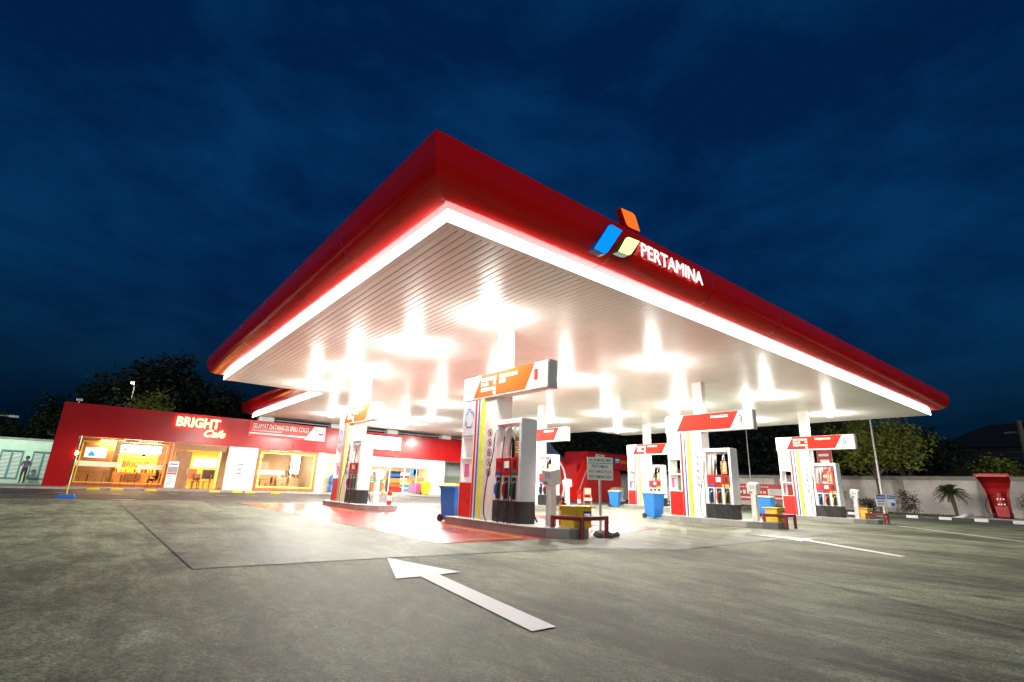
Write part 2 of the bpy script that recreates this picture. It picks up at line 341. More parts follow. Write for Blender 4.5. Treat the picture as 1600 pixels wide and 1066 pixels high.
# ================================================================== SETTING
tag(B(-220, 400, -220, 400, -.6, 0).build('ground', 'concrete'), kind='structure')
def sheet(name, x0, x1, y0, y1, z, m, kind='structure'): return tag(MB().box(x0, x1, y0, y1, z - .003, z).build(name, m), kind=kind)
def flat(name, pts, z, m):
    mb = MB(); mb.keep = True; mb.face(*[(x, y, z) for x, y in pts]); return mb.build(name, m)
tag(flat('forecourt_slab', [(1.05, 6.86), (3.3, 6.84), (7.0, 6.62), (8.55, 5.75), (16, 6.3), (30, 6.9), (39, 7.0), (39, 24.5), (.8, 24.5)], .004, 'slab'), kind='structure')
tag(MB().box(.55, 1.35, 24.2, 24.6, .0045, .012).build('drain_cover', 'blackpanel'), 'dark metal drain grate set in the yard before the cafe', 'drain cover')
sheet('road', -200, 39.5, 24.52, 36.7, .004, 'asphalt')
def slip(name, pts, w, z, m):
    mb = MB()
    for (a, b) in zip(pts, pts[1:]):
        a, b = Vector(a + (0,)), Vector(b + (0,)); d = (b - a).normalized(); n = Vector((-d.y, d.x, 0)) * w / 2; zz = Vector((0, 0, z))
        mb.face(a - n + zz, b - n + zz, b + n + zz, a + n + zz)
    return tag(mb.build(name, m), kind='structure')
slip('expansion_joint', [(1.05, 6.86), (3.3, 6.84), (7.0, 6.62), (8.55, 5.75)], .014, .0065, 'joint')
slip('expansion_joint', [(1.05, 6.86), (.8, 24.5)], .014, .0065, 'joint')
slip('expansion_joint', [(8.55, 5.75), (7.5, 3.6), (6.33, .97), (5.3, -1.5)], .022, .009, 'joint')
slip('expansion_joint', [(8.55, 5.75), (16, 6.3), (30, 6.9), (39, 7.0)], .02, .009, 'joint')
rc = random.Random(5)
for (x, y, a, L_) in ((9.5, 3.4, .3, 3.5), (4.6, 2.2, 2.2, 1.8), (-2.2, 5.2, 1.0, 3.2), (13.5, 5.2, -.4, 3.0), (-1.0, 10.5, 1.7, 4.0)):
    P_ = [(x, y)]
    for k in range(14):
        a += rc.uniform(-.45, .45); x += math.cos(a) * L_ / 14; y += math.sin(a) * L_ / 14; P_.append((x, y))
    slip('ground_crack', P_, .010, .0085 if y > 6.9 and x > 1 else .003, 'rubber')
slip('expansion_joint', [(18, -4), (20, 6.5)], .02, .009, 'joint')
tag(MB().prism([(4.95, 8.05), (7.4, 8.05), (9.5, 8.3), (13.2, 9.4), (13.2, 22.6), (4.6, 22.6)], (0, 0, .0055), (1, 0, 0), (0, 1, 0), (0, 0, .004)).build('painted_apron', 'redfloor'), kind='structure')
slip('painted_line', [(7.06, 12.2), (7.06, 8.4), (5.2, 8.34)], .07, .014, 'yline')
slip('painted_line', [(7.06, 21.8), (7.06, 17.2)], .07, .014, 'yline')
# parking-bay marks on the lane
for i, (x, y) in enumerate(((-1.2, 31.5), (.8, 31), (3.2, 33), (5.2, 31.5), (7.0, 33))): slip('bay_marking', [(x, y), (x + .35, y - 1.0)], .16, .010, 'yline')
tag(flat('road_arrow', ([(3.34, 6.82), (2.75, 5.36), (3.05, 5.36), (2.68, 3.05), (2.92, 3.05), (3.30, 5.38), (3.62, 5.42)])[::-1], .0075, 'arrow'),
    'long white arrow painted on the concrete in the foreground, in front of the nearest pump', 'road arrow', 'white arrows painted on the yard')
tag(flat('road_arrow', ([(14.1, 7.3), (13.85, 6.3), (13.35, 5.6), (13.75, 5.75), (12.02, 3.35), (12.25, 3.3), (14.05, 5.75), (14.5, 5.8)])[::-1], .0075, 'arrow'),
    'narrow-looking white arrow painted on the yard at the right, before the middle pump', 'road arrow', 'white arrows painted on the yard')
slip('painted_line', [(26.6, 7.2), (21.0, 2.6)], .12, .010, 'arrow')
tag(B(-30, 30, 36.7, 38.4, 0, .12).build('pavement', 'pave', bevel=.02), kind='structure')
# verge by the boundary wall
mb = MB()
y = -4.0; i = 0
tag(B(41.62, 45.8, -10, 34, 0, .16).build('grass_verge', 'grass'), kind='structure')
kb = [MB(), MB()]
yy = 3.5
while yy < 34: wd = (.62, 1.05)[i % 2]; kb[i % 2].box(41.4, 41.6, yy, yy + wd - .01, 0, .17); yy += wd; i += 1
kr = thing('kerb', 'black and white banded kerb along the grass verge below the wall', 'kerb', (0, 0, 0)); kb[0].build('white_band', 'white', kr); kb[1].build('black_band', 'blackpanel', kr)
# grass blades
gm = bmesh.new()
for k in range(9000):
    p = Vector((rnd.uniform(41.65, 45.7), rnd.uniform(2, 30), .16)); a = rnd.uniform(0, 6.3); h = rnd.uniform(.05, .16); w = .012
    gm.faces.new([gm.verts.new(p + Vector((math.cos(a) * w, math.sin(a) * w, 0))), gm.verts.new(p - Vector((math.cos(a) * w, math.sin(a) * w, 0))), gm.verts.new(p + Vector((rnd.uniform(-.05, .05), rnd.uniform(-.05, .05), h)))])
g = MB(); g.bm.free(); g.bm = gm; g.keep = True
tag(g.build('grass', 'grass'), 'short dark grass on the verge below the boundary wall', 'grass', kind='stuff')

# ================================================================== CANOPIES
H = 5.12
PROF = [(.0, H + .23), (.14, H + .235), (.33, H + .262), (.48, H + .33), (.59, H + .44), (.655, H + .58), (.685, H + .72), (.697, H + .86), (.70, H + .99), (.60, H + 1.0)]
def soffit(x0, x1, y0, y1, pitch=.165):
    mb = MB(); mb.keep = True; x = x0
    pr = []
    while x < x1 - .02:
        e = min(x + pitch, x1)
        pr += [(x, H + .012), (x + .010, H), (x + .04, H - .0016), (e - .04, H - .0016), (e - .013, H), (e - .005, H + .012)]; x = e
    va = [mb.bm.verts.new((a, y0, z)) for a, z in pr]; vb = [mb.bm.verts.new((a, y1, z)) for a, z in pr]
    for k in range(len(pr) - 1): mb.bm.faces.new((va[k], vb[k], vb[k + 1], va[k + 1]))
    return mb
def fascia_side(mb, p0, p1, nrm, m0, m1, seg=3.4, gap=.018):
    # p0->p1 along the edge, nrm outward; m0/m1 = 1 when that end is mitred outward
    p0, p1, nrm = Vector(p0), Vector(p1), Vector(nrm); L = (p1 - p0).length; d = (p1 - p0) / L; n = max(1, round(L / seg))
    for k in range(n):
        a = L * k / n + (gap / 2 if k else 0); b = L * (k + 1) / n - (gap / 2 if k < n - 1 else 0)
        A = []; Bq = []
        for o, z in PROF:
            aa = a - (o * m0 if k == 0 else 0); bb = b + (o * m1 if k == n - 1 else 0)
            A.append(mb.bm.verts.new(p0 + d * aa + nrm * o + Vector((0, 0, z)))); Bq.append(mb.bm.verts.new(p0 + d * bb + nrm * o + Vector((0, 0, z))))
        for i in range(len(PROF) - 1): mb.bm.faces.new((A[i], Bq[i], Bq[i + 1], A[i + 1]))
X0, X1, Y0, Y1 = 3.65, 31.42, 6.48, 25.37
cn = thing('canopy', 'huge red edged filling station canopy with a glowing white strip and white ribbed ceiling', 'canopy', (0, 0, 0))
def led(mb, x0, x1, y0, y1):
    mb.box(x0, x1, y0, y1, H - .0, H + .225)
mb = MB(); fascia_side(mb, (X0, Y0, 0), (X1, Y0, 0), (0, -1, 0), 1, 1); fascia_side(mb, (X0, Y1, 0), (X0, Y0, 0), (-1, 0, 0), 1, 1)
fascia_side(mb, (X1, Y0, 0), (X1, Y1, 0), (1, 0, 0), 1, 1); fascia_side(mb, (X1, Y1, 0), (X0, Y1, 0), (0, 1, 0), 1, 1)
mb.build('fascia', 'red', cn, smooth=True)
MB().box(X0 - .2, X1 + .2, Y0 - .2, Y1 + .2, H + .5, H + .96).box(X0 + .05, X1 - .05, Y0 + .05, Y1 - .05, H + .03, H + .49).build('roof', 'greymetal', cn)
soffit(X0 + .13, X1 - .13, Y0 + .13, Y1 - .0).build('soffit', 'whitegloss', cn)
MB().box(X0, X1, Y0, Y0 + .13, H - .004, H + .02).box(X0, X0 + .13, Y0 + .13, Y1, H - .004, H + .02).box(X1 - .13, X1, Y0 + .13, Y1, H - .004, H + .02).build('edge_trim', 'white', cn)
for q in ((X0 - .012, X1 + .012, Y0 - .012, Y0), (X0 - .012, X0, Y0, Y1), (X1, X1 + .012, Y0, Y1)): B(*q, H + .002, H + .225).build('light_strip', 'led', cn)
UNITS = {1: (7.6, 11.75), 3: (17.1, 11.8), 5: (26.4, 11.8), 7: (7.6, 21.15), 9: (17.1, 20.8), 11: (26.4, 21.2)}
for n, (xf, yr) in UNITS.items():
    MB().box(xf + .31, xf + .60, yr - 1.46, yr - 1.06, .2, H).build('column', 'white', cn, bevel=.012)
# link canopy to the shop
LX0, LX1, LY1 = 8.05, 27.9, 40.2
ln = thing('link_canopy', 'lower back canopy reaching over the cafe roof, red edge with a white light strip', 'canopy', (0, 0, 0))
mb = MB(); fascia_side(mb, (LX0, LY1, 0), (LX0, Y1 + .3, 0), (-1, 0, 0), 1, 0); fascia_side(mb, (LX1, Y1 + .3, 0), (LX1, LY1, 0), (1, 0, 0), 0, 1); fascia_side(mb, (LX1, LY1, 0), (LX0, LY1, 0), (0, 1, 0), 1, 1)
mb.build('fascia', 'red', ln, smooth=True)
MB().box(LX0 - .1, LX1 + .1, Y1 + .62, LY1 + .1, H + .5, H + .95).box(LX0 + .05, LX1 - .05, Y1 + .02, LY1 - .05, H + .03, H + .49).build('roof', 'greymetal', ln)
soffit(LX0 + .1, LX1 - .1, Y1 + .002, LY1).build('soffit', 'whitegloss', ln)
for q in (LX0, LX1 - .1): B(q, q + .1, Y1, LY1, H - .003, H + .02).build('edge_trim', 'white', ln)
for q in (LX0 - .012, LX1): B(q, q + .012, Y1, LY1, H + .002, H + .225).build('light_strip', 'led', ln)
for x, w in ((8.75, 1.0), (13.7, .66), (18.5, .95), (23.7, .9)): MB().box(x - w / 2, x + w / 2, 39.0, 39.6, 3.05, H).build('column', 'white', ln, bevel=.01)
MB().tube([(9.2, 39.3, 4.98), (27.5, 39.3, 4.98)], .03).build('drain_pipe', 'white', ln)

# ceiling lamps
def lamp_proto():
    t = thing('canopy_light', '', 'ceiling light', (0, 0, 0), group='lamps on the canopy ceiling')
    MB().box(-.26, .26, -.26, .26, -.016, .03).build('housing', 'white', t, bevel=.012)
    MB().lathe([(.24, -.016), (.235, -.07), (.19, -.13), (.11, -.17), (.03, -.185)], n=24).build('lens', 'lamp', t, smooth=True)
    return t
lp = None
rows = ('front', 'second', 'third', 'back'); cols = ('leftmost', 'second from the left', 'third from the left', 'rightmost')
def put_lamp(x, y, label, w):
    global lp
    if lp is None: lp = lamp_proto(); t = lp; t.location = (x, y, H)
    else: t = dup(lp, (x, y, H))
    t['label'] = label
    for kd, e, dz in (('SPOT', w, .30), ('POINT', w * .26, .46)):
        L = bpy.data.lights.new('canopy_lamp', kd); L.energy = e; L.shadow_soft_size = .12; L.color = (1, .97, .90)
        if kd == 'SPOT': L.spot_size = R(174); L.spot_blend = .10
        o = bpy.data.objects.new('canopy_lamp', L); C.objects.link(o); o.location = (x, y, H - dz)
for j, y in enumerate((9.8, 13.9, 18.7, 23.4)):
    for i, x in enumerate((6.95, 13.7, 21.6, 28.2)):
        put_lamp(x, y, 'bright ceiling lamp of the main canopy, %s lamp in the %s row' % (cols[i], rows[j]), LAMP_W * (.82, 1.2, 1.35, 1.35)[j] * (.85 if i == j == 0 else 1))
for j, y in enumerate((29.5, 33.2)):
    for i, x in enumerate((11.3, 16.6, 22.6)):
        put_lamp(x, y, 'ceiling lamp of the back canopy near the shop, %s in its %s row' % (('left', 'middle', 'right')[i], ('nearer', 'farther')[j]), LAMP_W * 1.25)

# logo and letters on the canopy edge
lg = thing('canopy_sign', 'lit three colour emblem and white capital letters on the long red canopy edge', 'sign', (0, Y0 - .74, 0))
def rpoly(pts, r=.12, n=5):      # polygon with chosen corners rounded: pts = [(x,z,round?)]
    out = []
    N = len(pts)
    for i, (x, z, q) in enumerate(pts):
        if not q: out.append((x, z)); continue
        p = Vector((x, z)); a = Vector(pts[i - 1][:2]); b = Vector(pts[(i + 1) % N][:2])
        da = (a - p).normalized() * r; db = (b - p).normalized() * r
        for k in range(n + 1):
            t = k / n; out.append(tuple((p + da) * (1 - t) ** 2 + p * 2 * t * (1 - t) + (p + db) * t * t))
    return out
for nm, m, poly in (('blue_block', 'litblue', [(6.34, 5.27, 0), (6.68, 5.25, 1), (7.20, 5.97, 0), (6.82, 5.99, 1)]),
                    ('green_block', 'litgreen', [(7.04, 5.45, 0), (7.40, 5.47, 1), (7.74, 5.92, 0), (7.32, 5.89, 1)]),
                    ('red_block', 'litred', [(7.16, 6.46, 0), (7.60, 6.50, 1), (7.76, 6.14, 0), (7.34, 6.11, 1)])):
    side = {'blue_block': 'navy', 'green_block': 'green', 'red_block': 'redpaint'}[nm]
    P = rpoly(poly, .11); b = MB().prism(P, (0, .0, 0), (1, 0, 0), (0, 0, 1), (0, .14, 0)).build(nm, side, lg)
    cx = sum(p[0] for p in P) / len(P); cz = sum(p[1] for p in P) / len(P)
    MB().prism([(cx + (p[0] - cx) * .96, cz + (p[1] - cz) * .96) for p in P], (0, -.012, 0), (1, 0, 0), (0, 0, 1), (0, .010, 0)).build('lit_face', m, b)
mb = MB(); mb.text('PERTAMINA', (7.80, .02, 5.62), NY, UZ, .30, 2.26, depth=.02, bold=.0)
mb.build('lettering', 'letters', lg)

# ================================================================== PUMP UNITS
def emblem(mb3, O, U, V, k):      # small three-colour emblem, mb3 = [blue, green, red]
    O, U, V = Vector(O), Vector(U), Vector(V)
    for mbq, poly in zip(mb3, ([(0, 0), (.4, 0), (1.0, .85), (.6, .85)], [(.75, .1), (1.1, .1), (1.45, .6), (1.1, .6)], [(1.35, .95), (1.2, 1.25), (.8, 1.6), (.95, 1.25)])):
        N = U.cross(V).normalized()
        mbq.prism([(a * k, b * k) for a, b in poly], O, U, V, N * .004)
WHERE = {1: 'nearest kiosk', 3: 'middle front kiosk', 5: 'right front kiosk', 7: 'left rear kiosk by the cafe', 9: 'rear kiosk half behind the nearest pump', 11: 'farther kiosk left of the middle front one'}
SIGN = {1: ('signorange', [('PERTAMAX', .62, .40), ('PLUS', .62, .52), ('95', 1.15, .52), ('PERTAMAX', .62, .70), ('92', 1.15, .82)], [('PERTAMINA', 1.42, .40), ('DEX', 1.42, .52)], '1'),
        7: ('signorange', [('PERTAMAX', .62, .40), ('PLUS', .62, .52), ('95', 1.15, .52), ('PERTAMAX', .62, .70), ('92', 1.15, .82)], [('PERTAMINA', 1.42, .40), ('DEX', 1.42, .52)], '7'),
        5: ('signred', [('PERTAMAX', .62, .40), ('PLUS', .62, .52), ('95', 1.15, .52), ('PERTAMAX', .62, .70), ('92', 1.15, .82)], [('PREMIUM', 1.62, .40)], '5'),
        11: ('signred', [('PERTAMAX', .62, .40), ('PLUS', .62, .52), ('95', 1.15, .52), ('PERTAMAX', .62, .70), ('92', 1.15, .82)], [('PREMIUM', 1.42, .40)], '11'),
        3: ('signred', [], [('PREMIUM', 1.72, .40)], '3'), 9: ('signred', [], [('PREMIUM', 1.72, .40)], '9')}
def kiosk(n, xf, yr):
    col, left, right, num = SIGN[n]
    t = thing('pump_kiosk', '%s, %s' % (WHERE[n], 'white with red base, lit sign numbered ' + num if n != 11 else 'its lit sign half hidden'), 'pump kiosk', (xf, yr, 0), group='numbered pump kiosks')
    sb = MB().box(.012, .288, -3.45, 0, 3.2, 3.85).build('sign_box', 'white', t, bevel=.008)
    MB().box(.02, .28, -3.475, -3.452, 3.19, 3.86).box(.05, .25, -3.482, -3.476, 3.24, 3.81).build('end_cap', 'capgrey', sb)
    MB().box(0, .010, -3.43, -.02, 3.225, 3.83).box(.29, .30, -3.43, -.02, 3.225, 3.83).build('sign_face', 'signwhite', sb)
    pm = MB()
    for x in (-.006, .302):
        pm.prism([(.46, .03), (.80, .625), (2.98, .625), (2.64, .03)] if x < 0 else [(.46, .03), (.80, .625), (2.98, .625), (2.64, .03)], (x, -.02, 3.215), (0, -1, 0), UZ, (.004, 0, 0))
    pm.build('colour_panel', col, sb)
    for (w, s, q) in left + right: MB().text(w, (-.008, -(s + .22), 3.83 - .61 * {.40: .29, .52: .50, .70: .73, .82: .93}[q]), NX, UZ, .095, {'PERTAMAX': .66, 'PERTAMINA': .74, 'PREMIUM': .66, 'PLUS': .32, 'DEX': .26}.get(w), bold=.012).build('fuel_name', 'sigletter', sb)
    MB().text(num, (-.003, -2.98, 3.42), NX, UZ, .27, .13 if num == '1' else None, bold=.02).build('number', 'signred', sb)
    e = [MB(), MB(), MB()]; emblem(e, (-.003, -.13, 3.47), NX, UZ, .125)
    for q, m in zip(e, ('litblue', 'litgreen', 'litred')): q.build('emblem', m, sb)
    # cabinet
    cb = MB(); cb.box(0, .5, -.11, -.05, .2, 3.195); cb.box(0, .5, -.62, -.58, .2, 3.195); cb.box(0.004, .496, -.58, -.11, 2.22, 3.19); cb.box(.004, .496, -.58, -.11, .2, 1.08)
    c = cb.build('cabinet', 'white', t)
    for x_ in (-.006, .501): B(x_, x_ + .005, -.615, -.075, .22, 1.06).build('red_panel', 'redpaint', t)
    MB().box(-.006, -.001, -.60, -.09, 2.27, 3.12).build('poster', 'poster', t)
    for mname, a0, a1, rr in (('bluepaint', -1.2, 1.9, .205), ('pink', -2.6, -1.2, .19), ('gantry_blue', .6, 3.9, .16)):
        q = MB()
        for k in range(16):
            a = a0 + (a1 - a0) * k / 15; sz = .014 + .006 * math.sin(k); cy = -.345 - rr * math.cos(a); cz = 2.72 + rr * 1.25 * math.sin(a)
            q.box(-.010, -.007, cy - sz, cy + sz, cz - sz, cz + sz)
        q.build('dot_ring', mname, t)
    sh = MB().box(.0, .48, -.575, -.115, 1.66, 1.70).build('shelf', 'whitegloss', t)
    MB().lathe([(.035, 1.70), (.035, 1.84), (.015, 1.88), (.015, 1.92)], (.2, -.42, 0), 10).build('bottle', ('black', 'blue', 'redpaint')[n % 3], t)
    MB().lathe([(.03, 1.70), (.03, 1.82), (.012, 1.85), (.012, 1.89)], (.26, -.28, 0), 10).build('bottle', ('redpaint', 'black', 'blue')[n % 3], t)
    MB().box(.1, .25, -.114, -.112, 1.2, 1.55).build('price_card', 'pink', t)
    for nm, m, a, b in (('red_stripe', 'redpaint', .625, .70), ('white_stripe', 'white', .70, .765), ('blue_stripe', 'bluepaint', .765, .83), ('white_stripe', 'white', .83, .87), ('lime_stripe', 'lime', .87, 1.0)):
        w = 0.0 if m != 'white' else .006
        MB().prism([(-a, .2), (-b + .001, .2), (-b + .001, 3.195), (-a, 3.195)], (w, 0, 0), (0, 1, 0), UZ, (.5 - 2 * w, 0, 0)).build(nm, m, t)
    B(.05, .302, -1.47, -1.001, .2, 3.195).build('icon_panel', 'white', t)
    for k in range(5):
        zc = 2.30 - .245 * k; q = MB(); N = 22
        for i in range(N):
            a, b = 2 * math.pi * i / N, 2 * math.pi * (i + 1) / N
            q.face(*[(.046, -1.27 + r * math.cos(t_), zc + r * math.sin(t_)) for r, t_ in ((.076, a), (.076, b), (.098, b), (.098, a))])
        q.prism([(-.06, .055), (-.05, .066), (.06, -.055), (.05, -.066)], (.047, -1.27, zc), NX, UZ, (-.002, 0, 0))
        o = q.build('prohibition_sign', 'rtext', t)
        g = MB()
        g.box(.043, .046, -1.27 - .035, -1.27 + .02 + .01 * (k % 3), zc - .045, zc + .02); g.box(.043, .046, -1.27 - .012, -1.27 + .012, zc + .022, zc + .045)
        g.build('pictogram', 'ltext', o)
    return t
FUEL = {1: ('green', 'green'), 7: ('green', 'green')}
def dispenser(n, xf, yr):
    last, lbl = FUEL.get(n, ('yellow', 'yellow'))
    t = thing('fuel_dispenser', 'white fuel dispenser with hanging hoses beside the %s' % WHERE[n], 'fuel dispenser', (xf + .02, yr - 1.53, 0), group='fuel dispensers on the islands')
    w = 1.02; d = .48
    MB().box(0, d, -w, 0, .2, .68).build('base', 'blackpanel', t, bevel=.012)
    MB().box(.006, d - .006, -w + .004, -.004, .68, 1.25).build('lower_body', 'white', t)
    dp = MB().box(-.02, d + .02, -w + .085, -.09, 1.25, 1.66).build('display_panel', 'redpaint', t, bevel=.012)
    MB().box(-.026, -.021, -.62, -.44, 1.42, 1.58).build('screen', 'lcd', dp)
    MB().box(-.026, -.021, -.60, -.47, 1.36, 1.41).box(-.026, -.021, -.88, -.78, 1.40, 1.6).build('keypad', 'black', dp)
    k_ = MB()
    for i in range(3): k_.box(-.026, -.021, -.30, -.15, 1.56 - .05 * i, 1.58 - .05 * i)
    k_.build('button_row', 'maroon', dp)
    for m, a, b in (('bluepaint', .11, .36), ('redpaint', .38, .63), (lbl, .65, .92)): MB().box(-.028, -.022, -b, -a, 1.265, 1.335).text({'bluepaint': 'PERTAMAX', 'redpaint': 'PERTAMAX PLUS', 'green': 'PERTAMINA DEX', 'yellow': 'PREMIUM'}[m], (-.028, -a - .02, 1.29), NX, UZ, .024, .2, bold=.01).build('fuel_label', m, dp)
    MB().box(.0, d, -.085, 0, 1.25, 2.46).build('side_post', 'white', t, bevel=.006)
    MB().box(.0, d, -w, -w + .08, .684, 2.46).box(.004, d - .004, -w - .006, -w - .0005, .70, 2.55).build('side_panel', 'alu', t)
    MB().box(0, d, -w, 0, 2.462, 2.585).build('top_beam', 'white', t, bevel=.01)
    e = [MB(), MB(), MB()]; emblem(e, (-.002, -.47, 2.50), NX, UZ, .03)
    for q, m in zip(e, ('bluepaint', 'lime', 'redpaint')): q.build('emblem', m, t)
    # curved inner plate and notice card seen through the open upper frame
    pl = MB()
    cv = [(.10, -.09), (.16, -.25), (.20, -.36), (.20, -.42)]
    for (a, b) in zip(cv, cv[1:]): pl.face((a[0], a[1], 1.67), (b[0], b[1] + .10, 1.67), (b[0], b[1], 2.46), (a[0], a[1], 2.46))
    pl.build('inner_plate', 'white', t)
    MB().box(.22, .235, -.74, -.52, 1.70, 2.14).build('notice_card', 'brown', t)
    q = MB()
    for i in range(5): q.box(.214, .219, -.71, -.56 - .03 * (i % 2), 1.80 + .06 * i, 1.815 + .06 * i)
    q.build('notice_lines', 'sigletter', t)
    for side, sx in ((0, -1), (1, 1)):
        bx = 0 if side == 0 else d
        for k, (yy, m) in enumerate(((-.22, 'blue'), (-.52, 'redpaint'), (-.81, last))):
            X = lambda v: bx + sx * v
            if side == 0:
                h = MB().box(X(-.001) - .004, X(-.001), yy - .085, yy + .085, .70, 1.2).build('holster', 'black', t)
                MB().box(-.016, -.006, yy - .10, yy - .086, .70, 1.2).box(-.016, -.006, yy + .086, yy + .10, .70, 1.2).box(-.014, -.006, yy - .085, yy + .085, 1.2, 1.215).box(-.03, -.006, yy - .085, yy + .085, .695, .72).build('holster_rim', 'metal', h)
                nz = MB()
                nz.tube([(-.05, yy + .05, .80), (-.065, yy + .045, .90), (-.075, yy + .02, 1.0), (-.06, yy - .01, 1.07)], [.022, .034, .036, .026], 10)
                nz.box(-.085, -.045, yy + .0, yy + .065, .92, 1.04)
                z = nz.build('nozzle', m, t, smooth=True)
                MB().tube([(-.06, yy - .01, 1.07), (-.045, yy - .045, 1.12), (-.02, yy - .06, 1.10)], .012, 8).build('spout', 'metal', z)
                MB().tube([(-.06, yy + .07, .93), (-.085, yy + .085, .88), (-.06, yy + .06, .82)], .006, 6).build('trigger', 'metal', z)
            # silver elbow and the hose
            ty = yy + (.08 if k == 0 else -.02)
            MB().tube(bez([(X(-.18), ty - .05, 2.40), (X(-.04), ty, 2.40), (X(.06), ty + .03, 2.30), (X(.075), ty + .06, 2.16)]), .019, 8).build('hose_elbow', 'metal', t)
            lo = (.07, -.005, .06)[k]; sw = (.20, .05, -.04)[k]
            if side == 0:
                pts = [(X(.075), ty + .06, 2.16), (X(.09), ty + .10, 1.7), (X(.12), ty + sw + .05, 1.1), (X(.17), ty + sw + .06, .50), (X(.20), ty + sw * .6 - .02, .14 + lo), (X(.18), yy - .16 + .05 * k, .10 + lo), (X(.13), yy - .20 + .02 * k, .40), (X(.10), yy - .06, .65), (X(.05), yy + .05, .80)]
            else:
                pts = [(X(.075), ty + .06, 2.16), (X(.09), ty + .05, 1.6), (X(.12), ty + .03, .9), (X(.16), ty, .35), (X(.15), ty - .10, .24), (X(.10), yy + .0, .5), (X(.04), yy, .82)]
            MB().tube(bez(pts, 7), .0135, 7).build('hose', 'rubber', t, smooth=True)
    return t
def island(n, xf, yr):
    t = thing('fuel_island', 'low tiled kerb island under the %s' % WHERE[n], 'pump island', (xf, yr, 0), group='raised pump islands')
    poly = [(-.2, .22), (-.2, -3.05), (.02, -3.45), (.38, -3.78), (.95, -3.8), (1.25, -3.5), (1.3, -3.0), (1.3, .22)]
    MB().prism(poly, (0, 0, 0), (1, 0, 0), (0, 1, 0), (0, 0, .178)).build('kerb', 'tile', t)
    MB().prism([(.55 + (x - .55) * 1.008, -1.8 + (y + 1.8) * 1.005) for x, y in poly], (0, 0, .178), (1, 0, 0), (0, 1, 0), (0, 0, .022)).build('top_slab', 'islandtop', t, bevel=.006)
for n, (xf, yr) in UNITS.items(): kiosk(n, xf, yr); dispenser(n, xf, yr); island(n, xf, yr)

def pedestal(x, y, label):
    t = thing('payment_pedestal', label, 'payment post', (x, y, .2), group='white payment posts')
    MB().frustum((-.09, .09, -.09, .09), (-.075, .075, -.08, .08), 0, .92).build('post', 'white', t, bevel=.008)
    T = Matrix.Translation((0, 0, 1.05)) @ Matrix.Rotation(R(-14), 4, 'Y') @ Matrix.Rotation(R(6), 4, 'X')
    hd = MB().box(-.15, .15, -.16, .16, -.17, .17, T).build('head', 'white', t, bevel=.012)
    q = MB()
    for i in range(4):
        for j in range(2): q.box(-.154, -.151, -.10 + .09 * j, -.05 + .09 * j, .01 + .035 * i, .03 + .035 * i, T)
    q.box(-.154, -.151, -.02, .10, -.14, -.08, T).build('keypad', 'greymetal', hd)
for n, lab in ((1, 'near the bench rail of the nearest pump'), (3, 'at the front of the middle front pump island'), (5, 'at the front of the right front pump island'), (7, 'on the left rear island beside the fire extinguisher'), (9, 'behind the nearest pump, on the rear middle island')):
    xf, yr = UNITS[n]; pedestal(xf + .60, yr - 2.98, 'white payment post ' + lab)
def extinguisher(x, y, z, label):
    t = thing('fire_extinguisher', label, 'fire extinguisher', (x, y, z), group='red fire extinguishers')
    MB().lathe([(.075, 0), (.085, .01), (.085, .42), (.07, .48), (.03, .52), (.025, .55)]).build('cylinder', 'redpaint', t, smooth=True)
    MB().box(-.02, .02, -.03, .03, .55, .585).tube([(0, -.02, .585), (0, .06, .60), (0, .12, .63)], .011, 6).tube([(0, -.02, .60), (0, .05, .64), (0, .10, .69)], .010, 6).build('valve', 'black', t)
    MB().tube(bez([(0, -.03, .57), (0, -.10, .52), (0, -.125, .38), (0, -.10, .22)]), .011, 7).build('hose', 'rubber', t)
    MB().lathe([(.0865, .15), (.0865, .33)], n=20).build('label_band', 'white', t)
extinguisher(8.42, 8.62, .2, 'red fire extinguisher standing behind the yellow sand box of the nearest pump')
extinguisher(18.0, 9.0, .2, 'red fire extinguisher between white post and yellow box, middle front pump')
extinguisher(27.6, 8.75, .2, 'red fire extinguisher behind the red rail of the right front pump')
extinguisher(8.55, 17.75, .2, 'red fire extinguisher beside the white post on the left rear island')
extinguisher(18.6, 17.9, .2, 'red fire extinguisher far behind the nearest yellow sand box')
def sandbox(x, y, label, rz=0):
    t = thing('sand_box', label, 'sand box', (x, y, .2), rz, group='yellow sand boxes')
    MB().box(-.28, .28, -.20, .20, 0, .42).build('body', 'yelpaint', t, bevel=.008)
    MB().box(-.34, .36, -.25, .26, .42, .45).build('lid', 'yelpaint', t, bevel=.006)
    MB().box(.02, .26, -.207, -.201, .20, .34).build('label_plate', 'navy', t)
    MB().text('PASIR', (.05, -.208, .24), NY, UZ, .055, .18, bold=.01).build('lettering', 'sigletter', t)
sandbox(8.42, 8.20, 'yellow sand box with blue label inside the nearest red rail')
sandbox(17.98, 8.3, 'yellow sand box inside the rail of the middle front pump')
sandbox(27.25, 8.62, 'yellow sand box beside the white post of the right front pump')
def guard(xf, yr, label):
    t = thing('guard_rail', label, 'guard rail', (xf, yr, 0), group='red guard rails at island ends')
    A, Bp, Cc = (.24, -3.42), (.56, -3.98), (1.46, -3.86)
    MB().tube([A + (.41,), Bp + (.41,), Cc + (.41,)], .05, 10).build('top_rail', 'maroon', t, smooth=True)
    for p in (A, Bp, Cc): MB().tube([p + (0,), p + (.41,)], .05, 10).lathe([(.05, .38), (.05, .44), (.03, .46)], p + (0,), 10).build('leg', 'maroon', t, smooth=True)
guard(*UNITS[1], 'bent red pipe rail round the end of the nearest pump island')
guard(*UNITS[3], 'bent red pipe rail round the end of the middle front island')
guard(*UNITS[5], 'bent red pipe rail at the end of the right front island, by the blue signs')
